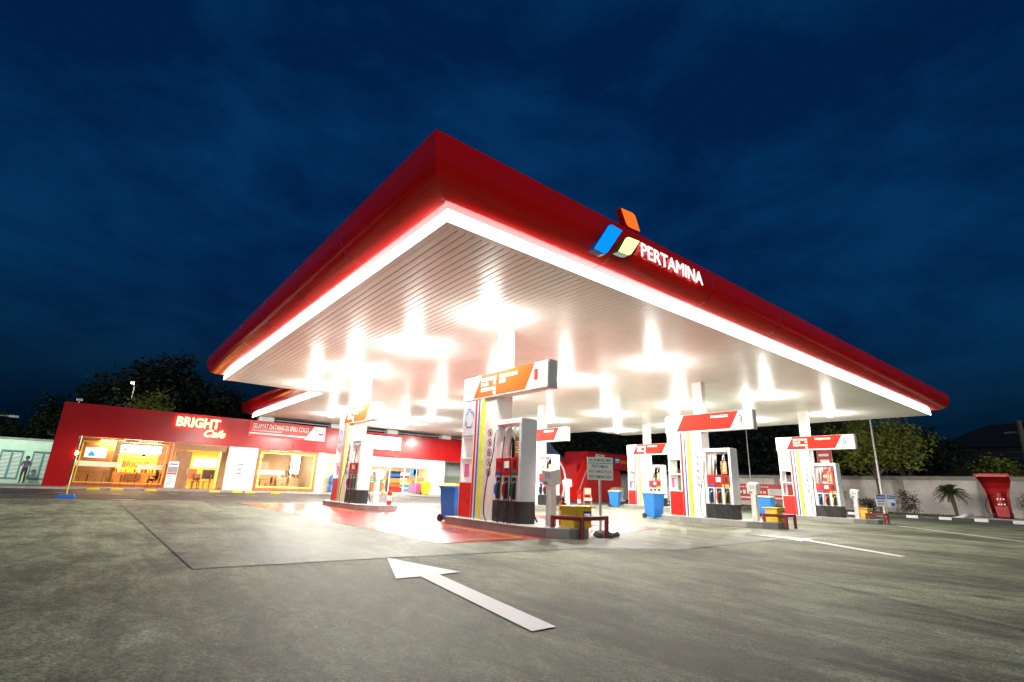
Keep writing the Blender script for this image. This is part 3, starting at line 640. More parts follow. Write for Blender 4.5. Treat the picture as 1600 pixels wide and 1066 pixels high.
def bin_proto(body, lid, label, loc, rz=0):
    t = thing('wheelie_bin', label, 'wheelie bin', loc, rz, group='wheeled bins')
    MB().frustum((-.22, .22, -.26, .26), (-.28, .28, -.34, .34), .05, .93).build('body', body, t, bevel=.03)
    MB().box(-.30, .30, -.37, .36, .90, .955).build('rim', body, t, bevel=.015)
    l_ = MB(); l_.frustum((-.30, .30, -.37, .37), (-.22, .22, -.28, .30), .957, 1.02); l_.build('lid', lid, t, bevel=.02)
    MB().tube([(-.25, .40, .93), (.25, .40, .93)], .018, 8).box(-.25, -.21, .33, .41, .91, .95).box(.21, .25, .33, .41, .91, .95).build('handle', body, t)
    for x in (-.25, .25): MB().cyl((x - .025, .27, .10), (x + .025, .27, .10), .10, n=18).build('wheel', 'rubber', t)
    return t
b0 = bin_proto('blue', 'yellow', 'blue wheelie bin with yellow lid behind the nearest kiosk', (8.02, 12.55, 0), R(8))
dup(b0, (17.45, 12.75, 0), R(-12), 'blue wheelie bin with yellow lid behind the middle front kiosk')
dup(b0, (26.0, 21.9, 0), R(20), 'small blue wheelie bin with yellow lid by the farther kiosk, left of it')
dup(b0, (26.75, 12.75, 0), R(5), 'blue wheelie bin behind the white post and the right front kiosk')
bin_proto('yellow', 'yellow', 'all yellow wheelie bin standing before the white shop front', (21.2, 37.6, .12), R(10))
# lane sign with stones
t = thing('lane_sign', 'pale green sign with lines of capitals on a thin grey post by the nearest rail', 'sign', (9.12, 8.12, 0))
MB().tube([(0, 0, 0), (0, 0, 1.24)], .03, 10).build('post', 'galv', t)
LU = Vector((.80, -.60, 0)).normalized()
T = Matrix.Rotation(math.atan2(LU.y, LU.x), 4, 'Z')
MB().box(-.30, .30, -.035, -.02, 1.22, 1.73, T).build('plate', 'signpale', t, bevel=.004)
LN = Vector((LU.y, -LU.x, 0))
def lane(txt, z, h, w, m): MB().text(txt, LN * .037 + Vector((0, 0, z)), LU, UZ, h, w, 'C', bold=.006).build('lettering', m, t)
lane('JALUR MOBIL MBK', 1.615, .085, .54, 'gtext'); lane('PERTAMAX', 1.49, .07, .38, 'ltext'); lane('PERTAMAX PLUS', 1.375, .07, .52, 'rtext'); lane('PERTAMINA DEX', 1.26, .07, .52, 'gtext')
MB().box(-.29, .29, -.041, -.036, 1.59, 1.602, T).build('rule_line', 'gtext', t)
def rock(name, loc, sx, sy, sz, seed, m='stone'):
    r = random.Random(seed); bm_ = bmesh.new(); bmesh.ops.create_icosphere(bm_, subdivisions=2, radius=1)
    for v in bm_.verts: v.co = Vector((v.co.x * sx, v.co.y * sy, v.co.z * sz)) * (1 + r.uniform(-.16, .16))
    q = MB(); q.bm.free(); q.bm = bm_; return q.build(name, m, loc=loc)
for i, (dx, dy, s, lab) in enumerate(((-.20, -.12, .15, 'left'), (.02, -.26, .14, 'front'), (.16, .12, .17, 'rear'), (.30, -.20, .11, 'right'))):
    o = rock('concrete_chunk', (9.12 + dx, 8.12 + dy, .055), s, s * .6, .065, i); o.rotation_euler.z = i * 1.1
    tag(o, 'grey broken concrete chunk at the foot of the lane sign, %smost of four' % lab if lab in ('left', 'right', 'front', 'rear') else '', 'concrete chunk', 'chunks weighing down the lane sign')

# ================================================================== CAFE AND SHOP
FY = 38.5
cf = thing('cafe_building', 'long low cafe and shop building with a red fascia, white panels and lit windows', 'building', (0, FY, 0))
mb = MB(); x = -2.15; n = 18; wv = (26.6 + 2.15) / n
for k in range(n): mb.box(x + wv * k + .006, x + wv * (k + 1) - .006, -.22, -.19, 2.90, 4.75)
mb.box(-2.15, 26.6, -.185, .15, 2.905, 4.74); mb.box(-2.15, -2.12, -.19, 5, .12, 4.745)
mb.build('fascia', 'redshop', cf)
MB().box(-2.15, -1.12, -.20, .2, .12, 2.90).build('pier', 'redshop', cf)
MB().box(-2.1, 26.5, .15, 6, 4.2, 4.6).build('roof', 'greymetal', cf)
MB().box(-2.1, 26.5, 5.6, 5.8, .12, 4.2).box(-2.1, -2.0, .2, 5.6, .12, 4.2).box(12.9, 13.0, .1, 5.6, .12, 2.95).box(23.35, 23.45, .1, 5.6, .12, 2.95).box(6.5, 6.6, 1.5, 5.6, .12, 2.95).build('inner_walls', 'beige', cf)
MB().box(-2.0, 23.4, -.1, 5.6, .10, .135).build('floor', 'floorin', cf)
MB().box(-2.0, 26.4, .15, 5.6, 2.92, 2.98).build('ceiling', 'whitewall', cf)
MB().box(-1.1, 6.5, 5.2, 5.25, .14, 2.9).build('board_wall', 'stonewall', cf)
pw = MB().box(6.65, 8.42, -.16, .1, .12, 2.90).build('white_panel', 'shopbright', cf, bevel=.01)
for z, m, w in ((1.75, 'ltext', .34), (1.42, 'rtext', .28), (1.15, 'rtext', .3)): MB().box(7.3, 7.3 + w, -.166, -.161, z, z + .07).build('panel_mark', m, pw)
MB().box(12.55, 13.1, -.16, .1, .12, 2.90).build('white_pier', 'white', cf)
MB().box(13.1, 15.5, -.1, .1, .12, 2.90).build('side_wall', 'beige', cf)
MB().box(15.5, 16.5, -.14, .1, .12, 2.90).box(21.9, 23.35, -.14, .1, .12, 2.90).box(16.5, 21.9, -.12, .1, 2.25, 2.90).build('shop_wall', 'shopbright', cf)
MB().box(23.5, 26.5, 2.0, 2.2, .12, 2.9).build('rear_bay_wall', 'greymetal', cf)
for z in (.5, 1.2, 1.5): MB().box(23.5, 26.4, 1.9, 1.98, z, z + .26).build('green_light_band', 'dimgreen', cf)  # greenish light bands of the dim bay, put into the panel colour
MB().box(26.3, 26.5, -.1, 5.6, .12, 2.9).build('end_wall', 'whitewall', cf)
def window(x0, x1, z0, z1, mull, outer, inner):
    f = MB().box(x0, x1, -.03, .03, z1 - .05, z1).box(x0, x1, -.03, .03, z0, z0 + .05).box(x0, x0 + .05, -.028, .028, z0 + .05, z1 - .05).box(x1 - .05, x1, -.028, .028, z0 + .05, z1 - .05)
    for mx in mull: f.box(mx - .02, mx + .02, -.026, .026, z0 + .05, z1 - .05)
    o = f.build('window', 'wood', cf)
    MB().box(x0 + .05, x1 - .05, -.004, .004, z0 + .05, z1 - .05).build('pane', 'glass', o)
    for nm, m, i, w in (('outer_frame', outer, .06, .055), ('inner_frame', inner, .19, .055)):
        a, b, c, d = x0 + i, x1 - i, z0 + i, z1 - i
        MB().box(a, b, -.11, -.07, d - w, d).box(a, b, -.11, -.07, c, c + w).box(a, a + w, -.109, -.071, c + w, d - w).box(b - w, b, -.109, -.071, c + w, d - w).build(nm, m, o)
    return o
w1 = window(-1.08, 3.45, .16, 2.86, (1.2,), 'redpaint', 'yelpaint')
MB().box(-1.02, 1.15, -.012, -.006, 1.25, 1.55).box(1.9, 3.38, -.012, -.006, 1.2, 1.5).build('frosted_band', 'cream', w1)
w2 = window(8.48, 12.5, .16, 2.86, (10.6,), 'orange', 'yneon')
MB().box(8.56, 10.4, -.012, -.006, 1.2, 1.5).build('frosted_band', 'cream', w2)
# entrance
d_ = MB().box(3.55, 3.65, -.04, .06, .14, 2.86).box(3.65, 6.5, -.04, .06, 2.5, 2.86).build('door_frame', 'wood', cf)
dr = MB().box(3.75, 4.65, .3, .36, .14, 2.42).build('door', 'wood', cf)
MB().tube([(4.55, .27, 1.0), (4.55, .27, 1.4)], .02, 8).build('handle', 'metal', dr)
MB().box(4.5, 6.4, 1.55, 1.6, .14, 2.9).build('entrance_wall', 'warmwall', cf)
MB().box(5.0, 6.3, 1.48, 1.54, 1.55, 2.05).build('menu_lightbox', 'neonwhite', cf)
mb = MB(); mb.box(1.15, 3.05, 4.5, 4.56, 1.98, 2.05).box(1.15, 1.22, 4.5, 4.56, .9, 1.98).box(2.98, 3.05, 4.5, 4.56, 1.3, 1.98).build('neon_frame', 'yneon', cf)
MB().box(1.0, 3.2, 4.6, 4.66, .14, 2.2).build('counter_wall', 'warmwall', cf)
MB().text('BRIGHT', (1.3, 4.56, 1.35), NY, UZ, .38, 1.5, bold=.02, depth=.03).build('wall_lettering', 'wood', cf)
MB().box(1.0, 3.3, 4.2, 4.3, 2.25, 2.75).build('menu_lightbox', 'neonwhite', cf)
mb = MB()
for xx in (1.0, 1.55, 2.1, 2.65, 3.25): mb.box(xx, xx + .05, 4.14, 4.19, 2.2, 2.8)
mb.box(1.0, 3.3, 4.13, 4.19, 2.48, 2.53).build('menu_frame', 'darkwood', cf)
MB().text('BRIGHT', (10.6, 5.13, 1.25), NY, UZ, .32, 1.5, bold=.02, depth=.03).build('wall_lettering', 'wood', cf)
MB().box(8.4, 12.8, 5.2, 5.25, .14, 2.9).build('board_wall', 'beige', cf)
MB().box(11.6, 12.2, 3.0, 3.1, 1.35, 2.7).build('light_panel', 'neonwhite', cf)
MB().box(10.8, 12.4, 3.3, 4.0, .14, 1.05).build('counter', 'beige', cf)
MB().box(.9, 3.2, 3.4, 4.0, .14, 1.0).build('counter', 'wood', cf)
for x0, x1, yy in ((-.8, .4, 4.9), (8.9, 10.0, 4.8)): MB().box(x0, x1, yy, yy + .25, 2.45, 2.75).build('air_conditioner', 'white', cf, bevel=.03)
def area(x, y, z, sx, sy, w, col):
    L = bpy.data.lights.new('ceiling_lamp', 'AREA'); L.shape = 'RECTANGLE'; L.size = sx; L.size_y = sy; L.energy = w; L.color = col
    o = bpy.data.objects.new('ceiling_lamp', L); C.objects.link(o); o.location = (x, FY + y, z)
for x, w in ((.5, 190), (2.4, 250), (5.4, 520), (10.4, 200)): area(x, 2.4, 2.86, 1.2, .6, w, (1, .54, .18)); MB().box(x - .6, x + .6, 2.1, 2.7, 2.88, 2.915).build('ceiling_panel', 'warmlamp', cf)
for x in (17.2, 20.5): area(x, 2.0, 2.86, 2.2, .6, 420, (1, .95, .86)); MB().box(x - 1.1, x + 1.1, 1.7, 2.3, 2.88, 2.915).build('ceiling_panel', 'lamp', cf)
# glazed shop front
f = MB().box(16.5, 21.9, -.03, .03, .14, .24).box(16.5, 21.9, -.03, .03, 2.17, 2.25)
for xx in (16.5, 18.3, 19.6, 20.7, 21.82): f.box(xx, xx + .08, -.028, .028, .24, 2.17)
o = f.build('shop_window', 'metal', cf); MB().box(16.6, 21.8, -.004, .004, .24, 2.17).build('pane', 'glass', o)
for (x0, x1, z0, z1, m) in ((16.8, 18.1, 1.15, 1.45, 'orange'), (18.4, 19.5, .2, .62, 'redpaint'), (20.1, 20.9, 1.5, 2.1, 'gantry_blue'), (20.45, 20.95, 1.62, 2.05, 'orange'), (19.9, 21.5, 1.15, 1.42, 'orange'), (20.2, 21.3, .3, .95, 'pink'), (18.4, 19.3, .95, 1.3, 'orange')):
    MB().box(x0, x1, -.018, -.008, z0, z1).build('window_poster', m, o)
MB().box(16.8, 18.1, .3, .7, .14, .95).build('display_table', 'orange', cf)
sh = MB().box(19.2, 20.3, 1.9, 2.4, .14, 1.9).build('drinks_fridge', 'black', cf)
for k in range(4): MB().box(19.24, 20.26, 1.84, 1.89, .25 + .4 * k, .50 + .4 * k).build('shelf_row', ('slat', 'orange', 'slat', 'blue')[k], sh)
for k, xx in enumerate((16.7, 18.2, 20.6)):
    s_ = MB().box(xx, xx + 1.2, 3.2, 3.7, .14, 1.8).build('goods_shelf', 'white', cf)
    for j in range(4): MB().box(xx + .04, xx + 1.16, 3.13, 3.19, .25 + .38 * j, .48 + .38 * j).build('shelf_row', ('redpaint', 'yellow', 'blue', 'green', 'orange')[(j + k) % 5], s_)
# signs on the fascia
t = thing('cafe_sign', 'glowing orange white neon cafe name on the red fascia over the entrance', 'sign', (0, FY - .22, 0))
MB().text('BRIGHT', (3.38, -.08, 3.92), NY, UZ, .60, 2.42, depth=.05, bold=.02).build('lettering', 'neon', t)
MB().text('Cafe', (5.0, -.08, 3.38), NY, UZ, .46, 1.22, depth=.05, bold=.012, shear=.35).build('lettering', 'neon', t)
t = thing('shop_lightbox', 'dazzling white lightbox on the red fascia above the shop', 'sign', (0, FY - .22, 0))
MB().box(15.6, 18.9, -.18, -.02, 3.45, 4.5).build('box', 'white', t, bevel=.02); MB().box(15.66, 18.84, -.20, -.182, 3.5, 4.45).build('lit_face', 'neonwhite', t)
MB().text('BRIGHT', (16.2, -.202, 3.75), NY, UZ, .42, 2.1, bold=.01).build('lettering', 'neon', t)
t = thing('welcome_banner', 'red and white cloth banner with white capitals tied on the cafe fascia', 'banner', (0, FY - .22, 0))
mb = MB(); nseg = 14
def bw(u): return -.05 - .02 * math.sin(u * 17)
for k in range(nseg):
    a, b = k / nseg, (k + 1) / nseg; xa, xb = 7.58 + 5.2 * a, 7.58 + 5.2 * b
    mb.face((xa, bw(a), 3.68), (xb, bw(b), 3.68), (xb, bw(b), 4.72), (xa, bw(a), 4.72)); mb.face((xa, bw(a) + .01, 3.68), (xb, bw(b) + .01, 3.68), (xb, bw(b) + .01, 4.72), (xa, bw(a) + .01, 4.72))
mb.build('cloth', 'banner', t)
MB().prism([(11.3, 3.72), (12.74, 3.70), (12.74, 4.70), (11.9, 4.70)], (0, -.085, 0), (1, 0, 0), (0, 0, 1), (0, .006, 0)).prism([(7.62, 3.85), (11.35, 3.85), (11.4, 3.92), (7.62, 3.92)], (0, -.085, 0), (1, 0, 0), (0, 0, 1), (0, .006, 0)).build('white_field', 'white', t)
MB().text('SELAMAT DATANG DI SPBU COCO', (7.78, -.085, 4.22), NY, UZ, .34, 3.75, depth=.004, bold=.01).text('MELAYANI DENGAN SENYUM', (7.78, -.085, 4.03), NY, UZ, .11, 1.9, depth=.004).build('lettering', 'white', t)
e = [MB(), MB(), MB()]; emblem(e, (12.0, -.088, 4.42), NY, UZ, .1); emblem(e, (11.9, -.088, 3.84), NY, UZ, .1)
for q, m in zip(e, ('bluepaint', 'lime', 'redpaint')): q.build('emblem', m, t)
MB().box(12.25, 12.6, -.092, -.087, 4.1, 4.24).build('red_mark', 'redpaint', t)
# cafe furniture
def table(x, y, label):
    t = thing('cafe_table', label, 'table', (x, FY + y, .135), group='small tables inside the cafe')
    MB().box(-.35, .35, -.3, .3, .70, .73).build('tabletop', 'wood', t); MB().tube([(0, 0, .02), (0, 0, .70)], .03).build('leg', 'black', t); MB().lathe([(.2, 0), (.2, .02)], n=14).build('base', 'black', t)
def chair_proto(m, label, loc, rz):
    t = thing('cafe_chair', label, 'chair', loc, rz, group='chairs inside the cafe')
    MB().box(-.2, .2, -.2, .2, .43, .47).build('seat', m, t); MB().box(-.2, .2, .17, .205, .50, .92).build('backrest', m, t)
    for a in (-1, 1):
        for b in (-1, 1): MB().tube([(a * .17, b * .17, 0), (a * .17, b * .17, .43 if b < 0 else .9)], .016, 6).build('leg', 'darkwood', t)
    return t
table(-.3, 1.3, 'wooden cafe table under the wall television'); table(1.3, 1.2, 'wooden cafe table behind the middle of the left window'); table(2.7, 1.2, 'wooden cafe table next to the seated dark figure'); table(9.2, 1.4, 'wooden cafe table at the left of the second window'); table(10.3, 1.5, 'wooden cafe table in the middle of the second window'); table(5.3, .75, 'wooden table just inside the bright entrance')
ch = chair_proto('wood', 'wooden chair left of the table under the television', (-.85, FY + 1.3, .135), R(90))
for x, y, a, lab in ((.25, 1.3, -90, 'wooden chair right of the table under the television'), (.75, 1.1, 90, 'wooden chair left of the middle cafe table'), (1.85, 1.1, -90, 'wooden chair right of the middle cafe table'), (8.85, 1.9, 180, 'wooden chair at the far left in the second window'), (9.75, 1.3, -90, 'wooden chair between the two tables of the second window'), (10.9, 1.4, -90, 'wooden chair at the right in the second window'), (4.85, .9, 90, 'wooden chair left of the entrance table'), (5.85, .9, -90, 'wooden chair right of the entrance table'), (5.3, 1.2, 0, 'wooden chair behind the entrance table')):
    dup(ch, (x, FY + y, .135), R(a), lab)
for x, y, z, w, h, m in ((9.1, 5.14, 1.6, .5, .7, 'darkwood'), (9.9, 5.14, 1.65, .6, .5, 'poster'), (12.0, 5.14, 1.2, .5, .8, 'darkwood'), (2.4, 4.55, 1.0, .5, .25, 'redpaint'), (1.5, 3.33, .5, .9, .4, 'darkwood')):
    B(x, x + w, y, y + .04, z, z + h).build('wall_picture', m, cf)
for k in range(9): MB().lathe([(.05, 0), (.06, .16), (.02, .22)], (1.05 + .24 * k, 3.6, 1.002), 10).build('counter_jar', ('redpaint', 'white', 'orange', 'yellow')[k % 4], cf)
for k in range(5): MB().lathe([(.05, 0), (.06, .16), (.02, .22)], (10.95 + .28 * k, 3.5, 1.052), 10).build('counter_jar', ('white', 'redpaint', 'green')[k % 3], cf)
for k, (x, w) in enumerate(((4.75, .5), (5.6, .7))): B(x, x + w, 1.46, 1.54, .75, 1.35).build('wall_picture', 'darkwood' if k else 'orange', cf)
t = thing('television', 'bright television in a wooden frame on the cafe wall at left', 'television', (0, FY + 2.6, 0))
MB().box(-.95, .55, 0, .08, 1.62, 2.56).build('frame', 'wood', t); MB().box(-.74, .32, -.012, -.002, 1.80, 2.40).build('screen', 'screen', t)
MB().prism([(-.6, 1.88), (-.2, 1.88), (-.3, 2.1), (-.45, 2.2)], (0, -.018, 0), (1, 0, 0), (0, 0, 1), (0, .004, 0)).build('picture', 'litblue', t)
MB().box(-1.05, .7, .09, 2.6, .14, 2.9).build('mount_wall', 'stonewall', t)
for x, y, z, lab in ((1.15, 1.5, 2.3, 'small shaded pendant lamp right of the television'), (2.15, .8, 1.95, 'pendant lamp with bright bulb hanging in the middle of the left window')):
    t = thing('pendant_lamp', lab, 'lamp', (x, FY + y, z), group='pendant lamps in the cafe')
    MB().tube([(0, 0, .12), (0, 0, 2.92 - z)], .008, 6).build('cord', 'black', t); MB().lathe([(.15, 0), (.12, .08), (.04, .14)], n=16).build('lamp_shade', 'darkwood', t); MB().lathe([(.02, -.06), (.07, -.03), (.07, .0)], n=12).build('bulb', 'warmlamp', t)
t = thing('wall_lamp', 'bright outside wall lamp on the red pier at the cafe corner', 'lamp', (-1.02, FY - .26, 1.95))
MB().box(-.05, .05, -.02, .06, -.1, .1).build('bracket', 'black', t); MB().lathe([(.05, -.12), (.08, 0), (.05, .12)], (0, -.08, 0), 14).build('bulb', 'warmlamp', t)
t = thing('standing_poster', 'white standing poster board with photo and red band beside the cafe door', 'poster stand', (3.65, 37.6, .12))
MB().box(-.27, .27, -.02, .02, .08, 1.62).build('board', 'white', t); MB().box(-.24, .24, -.027, -.021, .95, 1.3).build('photo', 'greymetal', t); MB().box(-.24, .24, -.027, -.021, .85, .93).build('red_band', 'redpaint', t); MB().box(-.24, .24, -.15, .15, 0, .06).build('base', 'greymetal', t)
q = MB()
for k in range(4): q.box(-.2, .05 + .04 * (k % 3), -.026, -.021, .7 - .13 * k, .73 - .13 * k)
q.box(-.2, .2, -.026, -.021, 1.42, 1.48).build('print_lines', 'ltext', t)
g0 = None
for i, (x, z, lab) in enumerate(((13.65, .12, 'lower left blue gas cylinder in the stack by the white pier'), (14.2, .12, 'lower right blue gas cylinder in the stack by the white pier'), (13.65, .76, 'upper left blue gas cylinder in the stack by the white pier'), (14.2, .76, 'upper right blue gas cylinder in the stack by the white pier'))):
    if g0 is None:
        g0 = thing('gas_cylinder', lab, 'gas cylinder', (x, 37.95, z), group='blue gas cylinders')
        MB().lathe([(.17, 0), (.17, .04), (.24, .07), (.25, .12), (.25, .42), (.22, .50), (.10, .55)], n=20).build('body', 'blue', g0, smooth=True); MB().lathe([(.13, .53), (.13, .62)], n=16).build('collar', 'blue', g0)
    else: dup(g0, (x, 37.95, z), 0, lab)
for i, (x, lab) in enumerate(((.1, 'yellow kerb block under the television end of the left window'), (1.15, 'yellow kerb block under the middle of the left window'), (2.7, 'yellow kerb block under the right end of the left window'), (5.95, 'yellow kerb block before the bright entrance'), (7.2, 'yellow kerb block below the left of the white panel'), (7.95, 'yellow kerb block below the right of the white panel'), (9.5, 'yellow kerb block under the second window'), (13.8, 'yellow kerb block by the gas cylinders'), (17.8, 'yellow kerb block before the shop door'), (22.4, 'yellow kerb block at the right end of the shop front'))):
    tag(MB().prism([(-.3, 0), (.3, 0), (.26, .11), (-.26, .11)], (0, 0, 0), (1, 0, 0), (0, 0, 1), (0, .18, 0)).build('wheel_stop', 'yellow', loc=(x, 36.5, 0.005), bevel=.01), lab, 'wheel stop', 'yellow blocks along the cafe kerb')
t = thing('barrier_pole', 'thin yellow and white pole on a blue base out on the lane before the cafe', 'pole', (-.67, 25.7, 0))
MB().frustum((-.30, .30, -.2, .2), (-.24, .24, -.15, .15), 0, .12).build('base', 'bluepaint', t, bevel=.02)
for k in range(6): MB().tube([(0, 0, .14 + .36 * k), (0, 0, .14 + .36 * (k + 1))], .018, 8).build('pole_band', ('yellow', 'white')[k % 2], t)
t = thing('roof_floodlight', 'small grey floodlight on the top left of the red cafe fascia', 'floodlight', (-1.55, FY, 4.6))
MB().tube([(0, 0, 0), (0, 0, .25)], .02).build('bracket', 'metal', t); MB().box(-.14, .14, -.12, .05, .25, .42).build('head', 'metal', t, bevel=.02)
t = thing('wall_shelf_note', 'pale notice board on the beige wall beside the gas cylinders', 'notice board', (14.9, FY - .12, 1.3)); MB().box(-.4, .4, -.02, 0, 0, .7).build('board', 'poster', t); MB().box(-.42, .42, -.024, -.004, .70, .73).build('frame', 'metal', t)

# left wing with louvred doors
lw = thing('service_wing', 'pale mint service building with louvred double doors at the far left', 'building', (0, 47.2, 0))
MB().box(-26, 4, 0, 4, 0, 2.82).build('wall', 'mint', lw); MB().box(-26.1, 4.1, -.06, 4.1, 2.82, 2.95).build('roof_edge', 'coping', lw)
for x0 in (-8.6, -6.6 + 1.54, -3.50):
    dr = MB().box(x0, x0 + 1.12, -.05, -.002, 2.06, 2.14).box(x0, x0 + .09, -.05, -.002, .28, 2.06).box(x0 + 1.03, x0 + 1.12, -.05, -.002, .28, 2.06).box(x0 + .50, x0 + .62, -.05, -.002, .28, 2.06).box(x0 + .09, x0 + 1.03, -.02, -.003, .28, .36).build('louvred_door', 'teal', lw)
    q = MB()
    for k in range(19):
        T = Matrix.Translation((0, -.025, .42 + .086 * k)) @ Matrix.Rotation(R(70), 4, 'X')
        q.box(x0 + .09, x0 + .50, -.026, .026, -.005, .005, T).box(x0 + .62, x0 + 1.03, -.026, .026, -.005, .005, T)
    q.build('slats', 'slat', dr)
    MB().box(x0 + .09, x0 + 1.03, -.0025, -.001, .36, 2.06).build('door_back', 'blackpanel', dr)
tag(B(-26, -2.2, 43.6, 47.1, 0, .06).build('path', 'pave'), kind='structure')
tag(B(-26, -2.2, 38.6, 43.5, 0, .03).build('lawn', 'grass'), kind='structure')
L = bpy.data.lights.new('service_lamp', 'SPOT'); L.energy = 800; L.color = (.80, 1, .78); L.spot_size = R(130); L.shadow_soft_size = .15
o = bpy.data.objects.new('service_lamp', L); C.objects.link(o); o.location = (-4.6, 43.4, 3.9); o.rotation_euler = (R(35), 0, 0)
t = thing('service_lamp_post', 'greenish lamp on a short post lighting the mint service building', 'lamp post', (-6.6, 43.4, 0)); MB().tube([(0, 0, 0), (0, 0, 3.9), (.6, 0, 4.05), (1.9, 0, 4.05)], .04).build('pole', 'galv', t); MB().box(1.8, 2.25, -.1, .1, 3.98, 4.1).build('head', 'metal', t)

def skin_person(name, label, J, E, rad, mats, loc, rz=0):
    me = bpy.data.meshes.new(name); me.from_pydata([J[k] for k in J], [(list(J).index(a), list(J).index(b)) for a, b in E], [])
    o = bpy.data.objects.new(name, me); C.objects.link(o)
    md = o.modifiers.new('skin', 'SKIN'); sd = o.modifiers.new('sub', 'SUBSURF'); sd.levels = 2; sd.render_levels = 2
    for i, k in enumerate(J):
        v = me.skin_vertices[0].data[i]; v.radius = rad[k] if isinstance(rad[k], tuple) else (rad[k], rad[k]); v.use_root = (k == 'pelvis')
    dg = bpy.context.evaluated_depsgraph_get(); dg.update()
    nm = bpy.data.meshes.new_from_object(o.evaluated_get(dg)); o.modifiers.clear(); o.data = nm
    for m in mats: nm.materials.append(M[m])
    for p in nm.polygons: p.use_smooth = True
    o.location = loc; o.rotation_euler.z = rz; tag(o, label, 'person'); return o
J = {'pelvis': (0, 0, .92), 'waist': (0, .01, 1.06), 'chest': (0, .0, 1.28), 'neck': (0, -.01, 1.45), 'head': (0, -.03, 1.56), 'crown': (0, -.02, 1.66),
     'sl': (-.17, 0, 1.38), 'el': (-.24, -.02, 1.12), 'wl': (-.14, -.17, 1.10), 'hl': (-.08, -.22, 1.13), 'sr': (.17, 0, 1.38), 'er': (.24, -.02, 1.12), 'wr': (.14, -.17, 1.08), 'hr': (.08, -.22, 1.10),
     'pl': (-.09, 0, .86), 'kl': (-.10, -.01, .48), 'al': (-.10, .02, .09), 'tl': (-.11, -.12, .03), 'pr': (.09, 0, .86), 'kr': (.10, -.01, .48), 'ar': (.10, .02, .09), 'tr': (.11, -.12, .03)}
E_ = [('pelvis', 'waist'), ('waist', 'chest'), ('chest', 'neck'), ('neck', 'head'), ('head', 'crown'), ('chest', 'sl'), ('sl', 'el'), ('el', 'wl'), ('wl', 'hl'), ('chest', 'sr'), ('sr', 'er'), ('er', 'wr'), ('wr', 'hr'), ('pelvis', 'pl'), ('pl', 'kl'), ('kl', 'al'), ('al', 'tl'), ('pelvis', 'pr'), ('pr', 'kr'), ('kr', 'ar'), ('ar', 'tr')]
rad = {'pelvis': (.14, .11), 'waist': (.13, .10), 'chest': (.15, .11), 'neck': .055, 'head': (.085, .10), 'crown': (.07, .085), 'sl': .062, 'el': .042, 'wl': .032, 'hl': .034, 'sr': .062, 'er': .042, 'wr': .032, 'hr': .034, 'pl': .085, 'kl': .058, 'al': .042, 'tl': .036, 'pr': .085, 'kr': .058, 'ar': .042, 'tr': .036}
p = skin_person('person', 'person in a purple shirt and dark trousers standing by the louvred doors', J, E_, rad, ('skin', 'shirt', 'trousers'), (-3.6, 46.1, .06), R(-20))
for f in p.data.polygons:
    c = f.center; arm = abs(c.x) > .2
    f.material_index = 2 if c.z < .96 and not arm else (0 if c.z > 1.44 or c.y < -.12 and c.z > 1.0 else 1)
h = MB().lathe([(.01, .14), (.06, .13), (.10, .07), (.108, .0), (.10, -.04)], n=16); h.build('hair', 'hair', p, (0, -.015, 1.60), smooth=True)
J2 = dict(J); off = Vector((0, 0, -.46))
for k in ('pelvis', 'waist', 'chest', 'neck', 'head', 'crown', 'sl', 'el', 'wl', 'hl', 'sr', 'er', 'wr', 'hr', 'pl', 'pr'): J2[k] = tuple(Vector(J[k]) + off)
J2.update({'kl': (-.11, -.42, .46), 'al': (-.11, -.40, .09), 'tl': (-.11, -.54, .03), 'kr': (.11, -.42, .46), 'ar': (.11, -.40, .09), 'tr': (.11, -.54, .03), 'pl': (-.09, -.05, .46), 'pr': (.09, -.05, .46)})
p = skin_person('person', 'dark clad person seated at the right end of the left cafe window', J2, E_, rad, ('skin', 'darkcloth'), (3.1, FY + 1.2, .135), R(-90))
for f in p.data.polygons: f.material_index = 0 if f.center.z > .99 else 1
MB().lathe([(.01, .14), (.06, .13), (.10, .07), (.108, .0), (.10, -.06)], n=16).build('hair', 'hair', p, (0, -.015, 1.14), smooth=True)
dup(ch, (3.1, FY + 1.2, .135), R(-90), 'wooden chair under the seated dark figure')

# ================================================================== RIGHT BOUNDARY
bw_ = thing('boundary_wall', 'long pale weathered boundary wall with grey coping and slanting pillars at the right', 'wall', (46, 0, 0))
MB().box(0, .2, -14, 40, 0, 2.5).build('panel', 'greywall', bw_); MB().box(-.06, .26, -14, 40, 2.5, 2.78).build('coping', 'coping', bw_)
for k in range(12): MB().box(-.10, -.001, -10 + 4.4 * k - .17, -10 + 4.4 * k + .17, 0, 2.5).build('pilaster', 'coping', bw_)
b2 = thing('rear_wall', 'white boundary wall behind the far pumps', 'wall', (0, 40.5, 0)); MB().box(27.5, 46, 0, .2, 0, 2.5).build('panel', 'whitewall', b2); MB().box(27.5, 46, -.05, .25, 2.5, 2.62).build('coping', 'coping', b2)
# red wall banner
t = thing('wall_banner', 'long red printed banner fixed on the boundary wall behind the middle pumps', 'banner', (45.85, 0, 0))
MB().box(0, .03, 18.2, 25.2, .62, 2.0).build('cloth', 'banner', t)
B(-.006, -.002, 18.3, 25.1, .80, .92).build('white_band', 'white', t); B(-.006, -.002, 20.0, 21.6, 1.1, 1.62).build('white_field', 'white', t)
q = MB()

